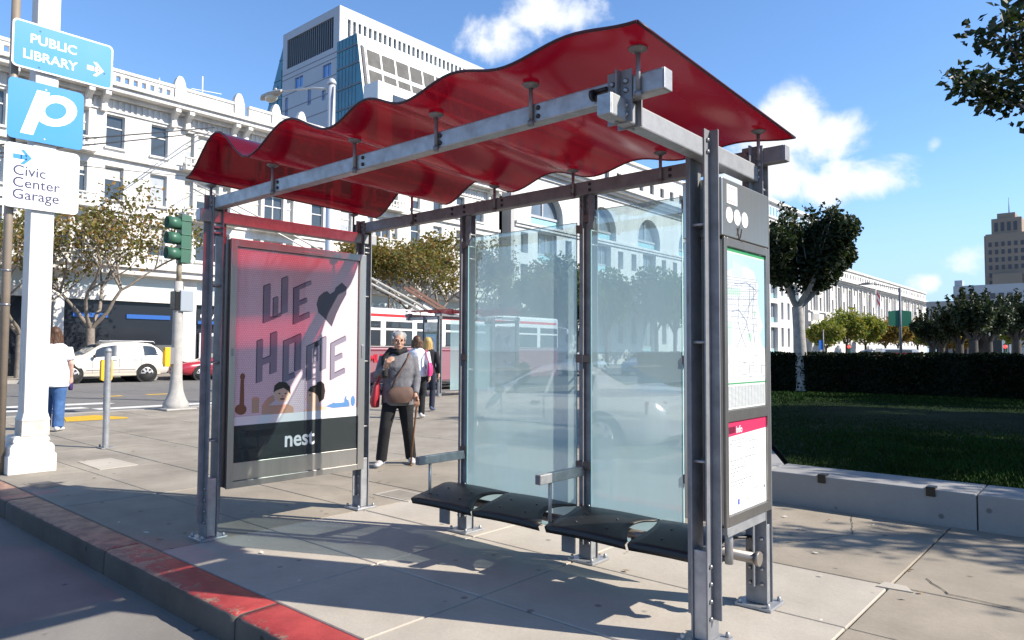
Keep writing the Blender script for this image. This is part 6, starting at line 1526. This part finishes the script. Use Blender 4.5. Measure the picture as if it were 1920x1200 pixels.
held('red_bag','dark red tote bag hanging from the older woman\'s shoulder','bag',b,redb,lady)
b=MB(); 
sc_=MB(); sc_.tube([((-.10,.03,1.47),.04),((0,.09,1.43),.045),((.10,.05,1.46),.045),((.17,.06,1.36),.05),((.17,.13,1.24),.045),((.16,.16,1.12),.04)],10); fuse(sc_,'scarf',blks,.012,lady,3)
# --- woman in the white tee, seen from behind
W2=(-14.36,4.14,0)
J2=dict(head=(0,.02,1.575),neck=(0,0,1.46),face=(-.35,.94,0),torso=[((0,0,.86),.195,.15),((0,-.01,.98),.20,.155),((0,0,1.10),.185,.145),((0,.01,1.24),.185,.14),((0,0,1.36),.185,.115),((0,-.005,1.42),.13,.085),((0,-.005,1.455),.065,.06)],
 armR=[(.19,0,1.36),(.255,-.03,1.10),(.245,.06,.87)],handR=[(0,.12,-1),(-1,.2,0),.5],armL=[(-.19,0,1.36),(-.25,.05,1.12),(-.20,.22,1.0)],handL=[(.2,.9,.2),(1,0,-.2),.4],
 legR=[(.09,0,.86),(.10,-.02,.47),(.105,-.09,.105)],toeR=(.13,.06,.04),legL=[(-.09,0,.86),(-.10,.10,.48),(-.11,.07,.105)],toeL=(-.12,.23,.04))
wm=person('woman with long brown hair in a white tee and jeans, seen from behind',W2,R_(62),J2,dict(skin=skinB,legs=jean,top=tee,shoes=wsh,hair=hair_long(.30),hairm=hbrn,loose=1.18,drop=.14,sleeve=.5,topname='tee_shirt',legw=1.28),1.08)
b=MB(); b.tube([((.235,.085,.66),.030),((.235,.085,.70),.036),((.235,.085,.80),.036),((.235,.085,.83),.022),((.235,.085,.86),.022)],12); 
held('drink_bottle','dark purple drink bottle in the hand of the woman in jeans','bottle',b,M('purple_bottle',(.05,.03,.12),.3),wm)
# --- two women walking away behind the older woman
J3=dict(J2); J3['face']=(.15,1,0)
J3['legR']=[(.085,0,.86),(.09,.12,.49),(.09,.05,.12)]; J3['toeR']=(.10,.20,.04); J3['legL']=[(-.085,0,.86),(-.09,-.02,.47),(-.09,-.24,.16)]; J3['toeL']=(-.09,-.14,.04); J3['torso']=TOR()
q=Fw*15.2+Rt*(15.2*(783-960)/FPX)
wa=person('woman with brown hair in a white top walking away behind the older woman',(q.x,q.y,0),R_(38),J3,dict(skin=skinB,legs=blk,top=tee,shoes=gsh,hair=hair_long(.16),hairm=hbrn,topname='top'),1.04)
b=MB(); loft(b,[((.27,-.06,.88),.045,.12),((.285,-.06,.96),.055,.13),((.28,-.06,1.08),.05,.12),((.27,-.06,1.15),.03,.09)],14); b.tube([((.27,.02,1.14),.010),((.20,.05,1.30),.010),((.18,-.02,1.42),.010),((.21,-.12,1.30),.010),((.27,-.14,1.14),.010)],8)
held('pink_bag','bright pink shoulder bag on the woman in the white top','bag',b,M('pink_bag_vinyl',(.62,.04,.18),.5),wa)
q=Fw*17.0+Rt*(17.0*(803-960)/FPX)
wb=person('woman with long blonde hair in dark clothes walking away next to the one in white',(q.x,q.y,0),R_(35),J3,dict(skin=skinB,legs=M('dark_navy_jeans',(.02,.025,.045),.9),top=bkt,shoes=M('dark_blue_trainers',(.05,.08,.16),.6),hair=hair_long(.40,.012),hairm=hbln,topname='top'),1.04)
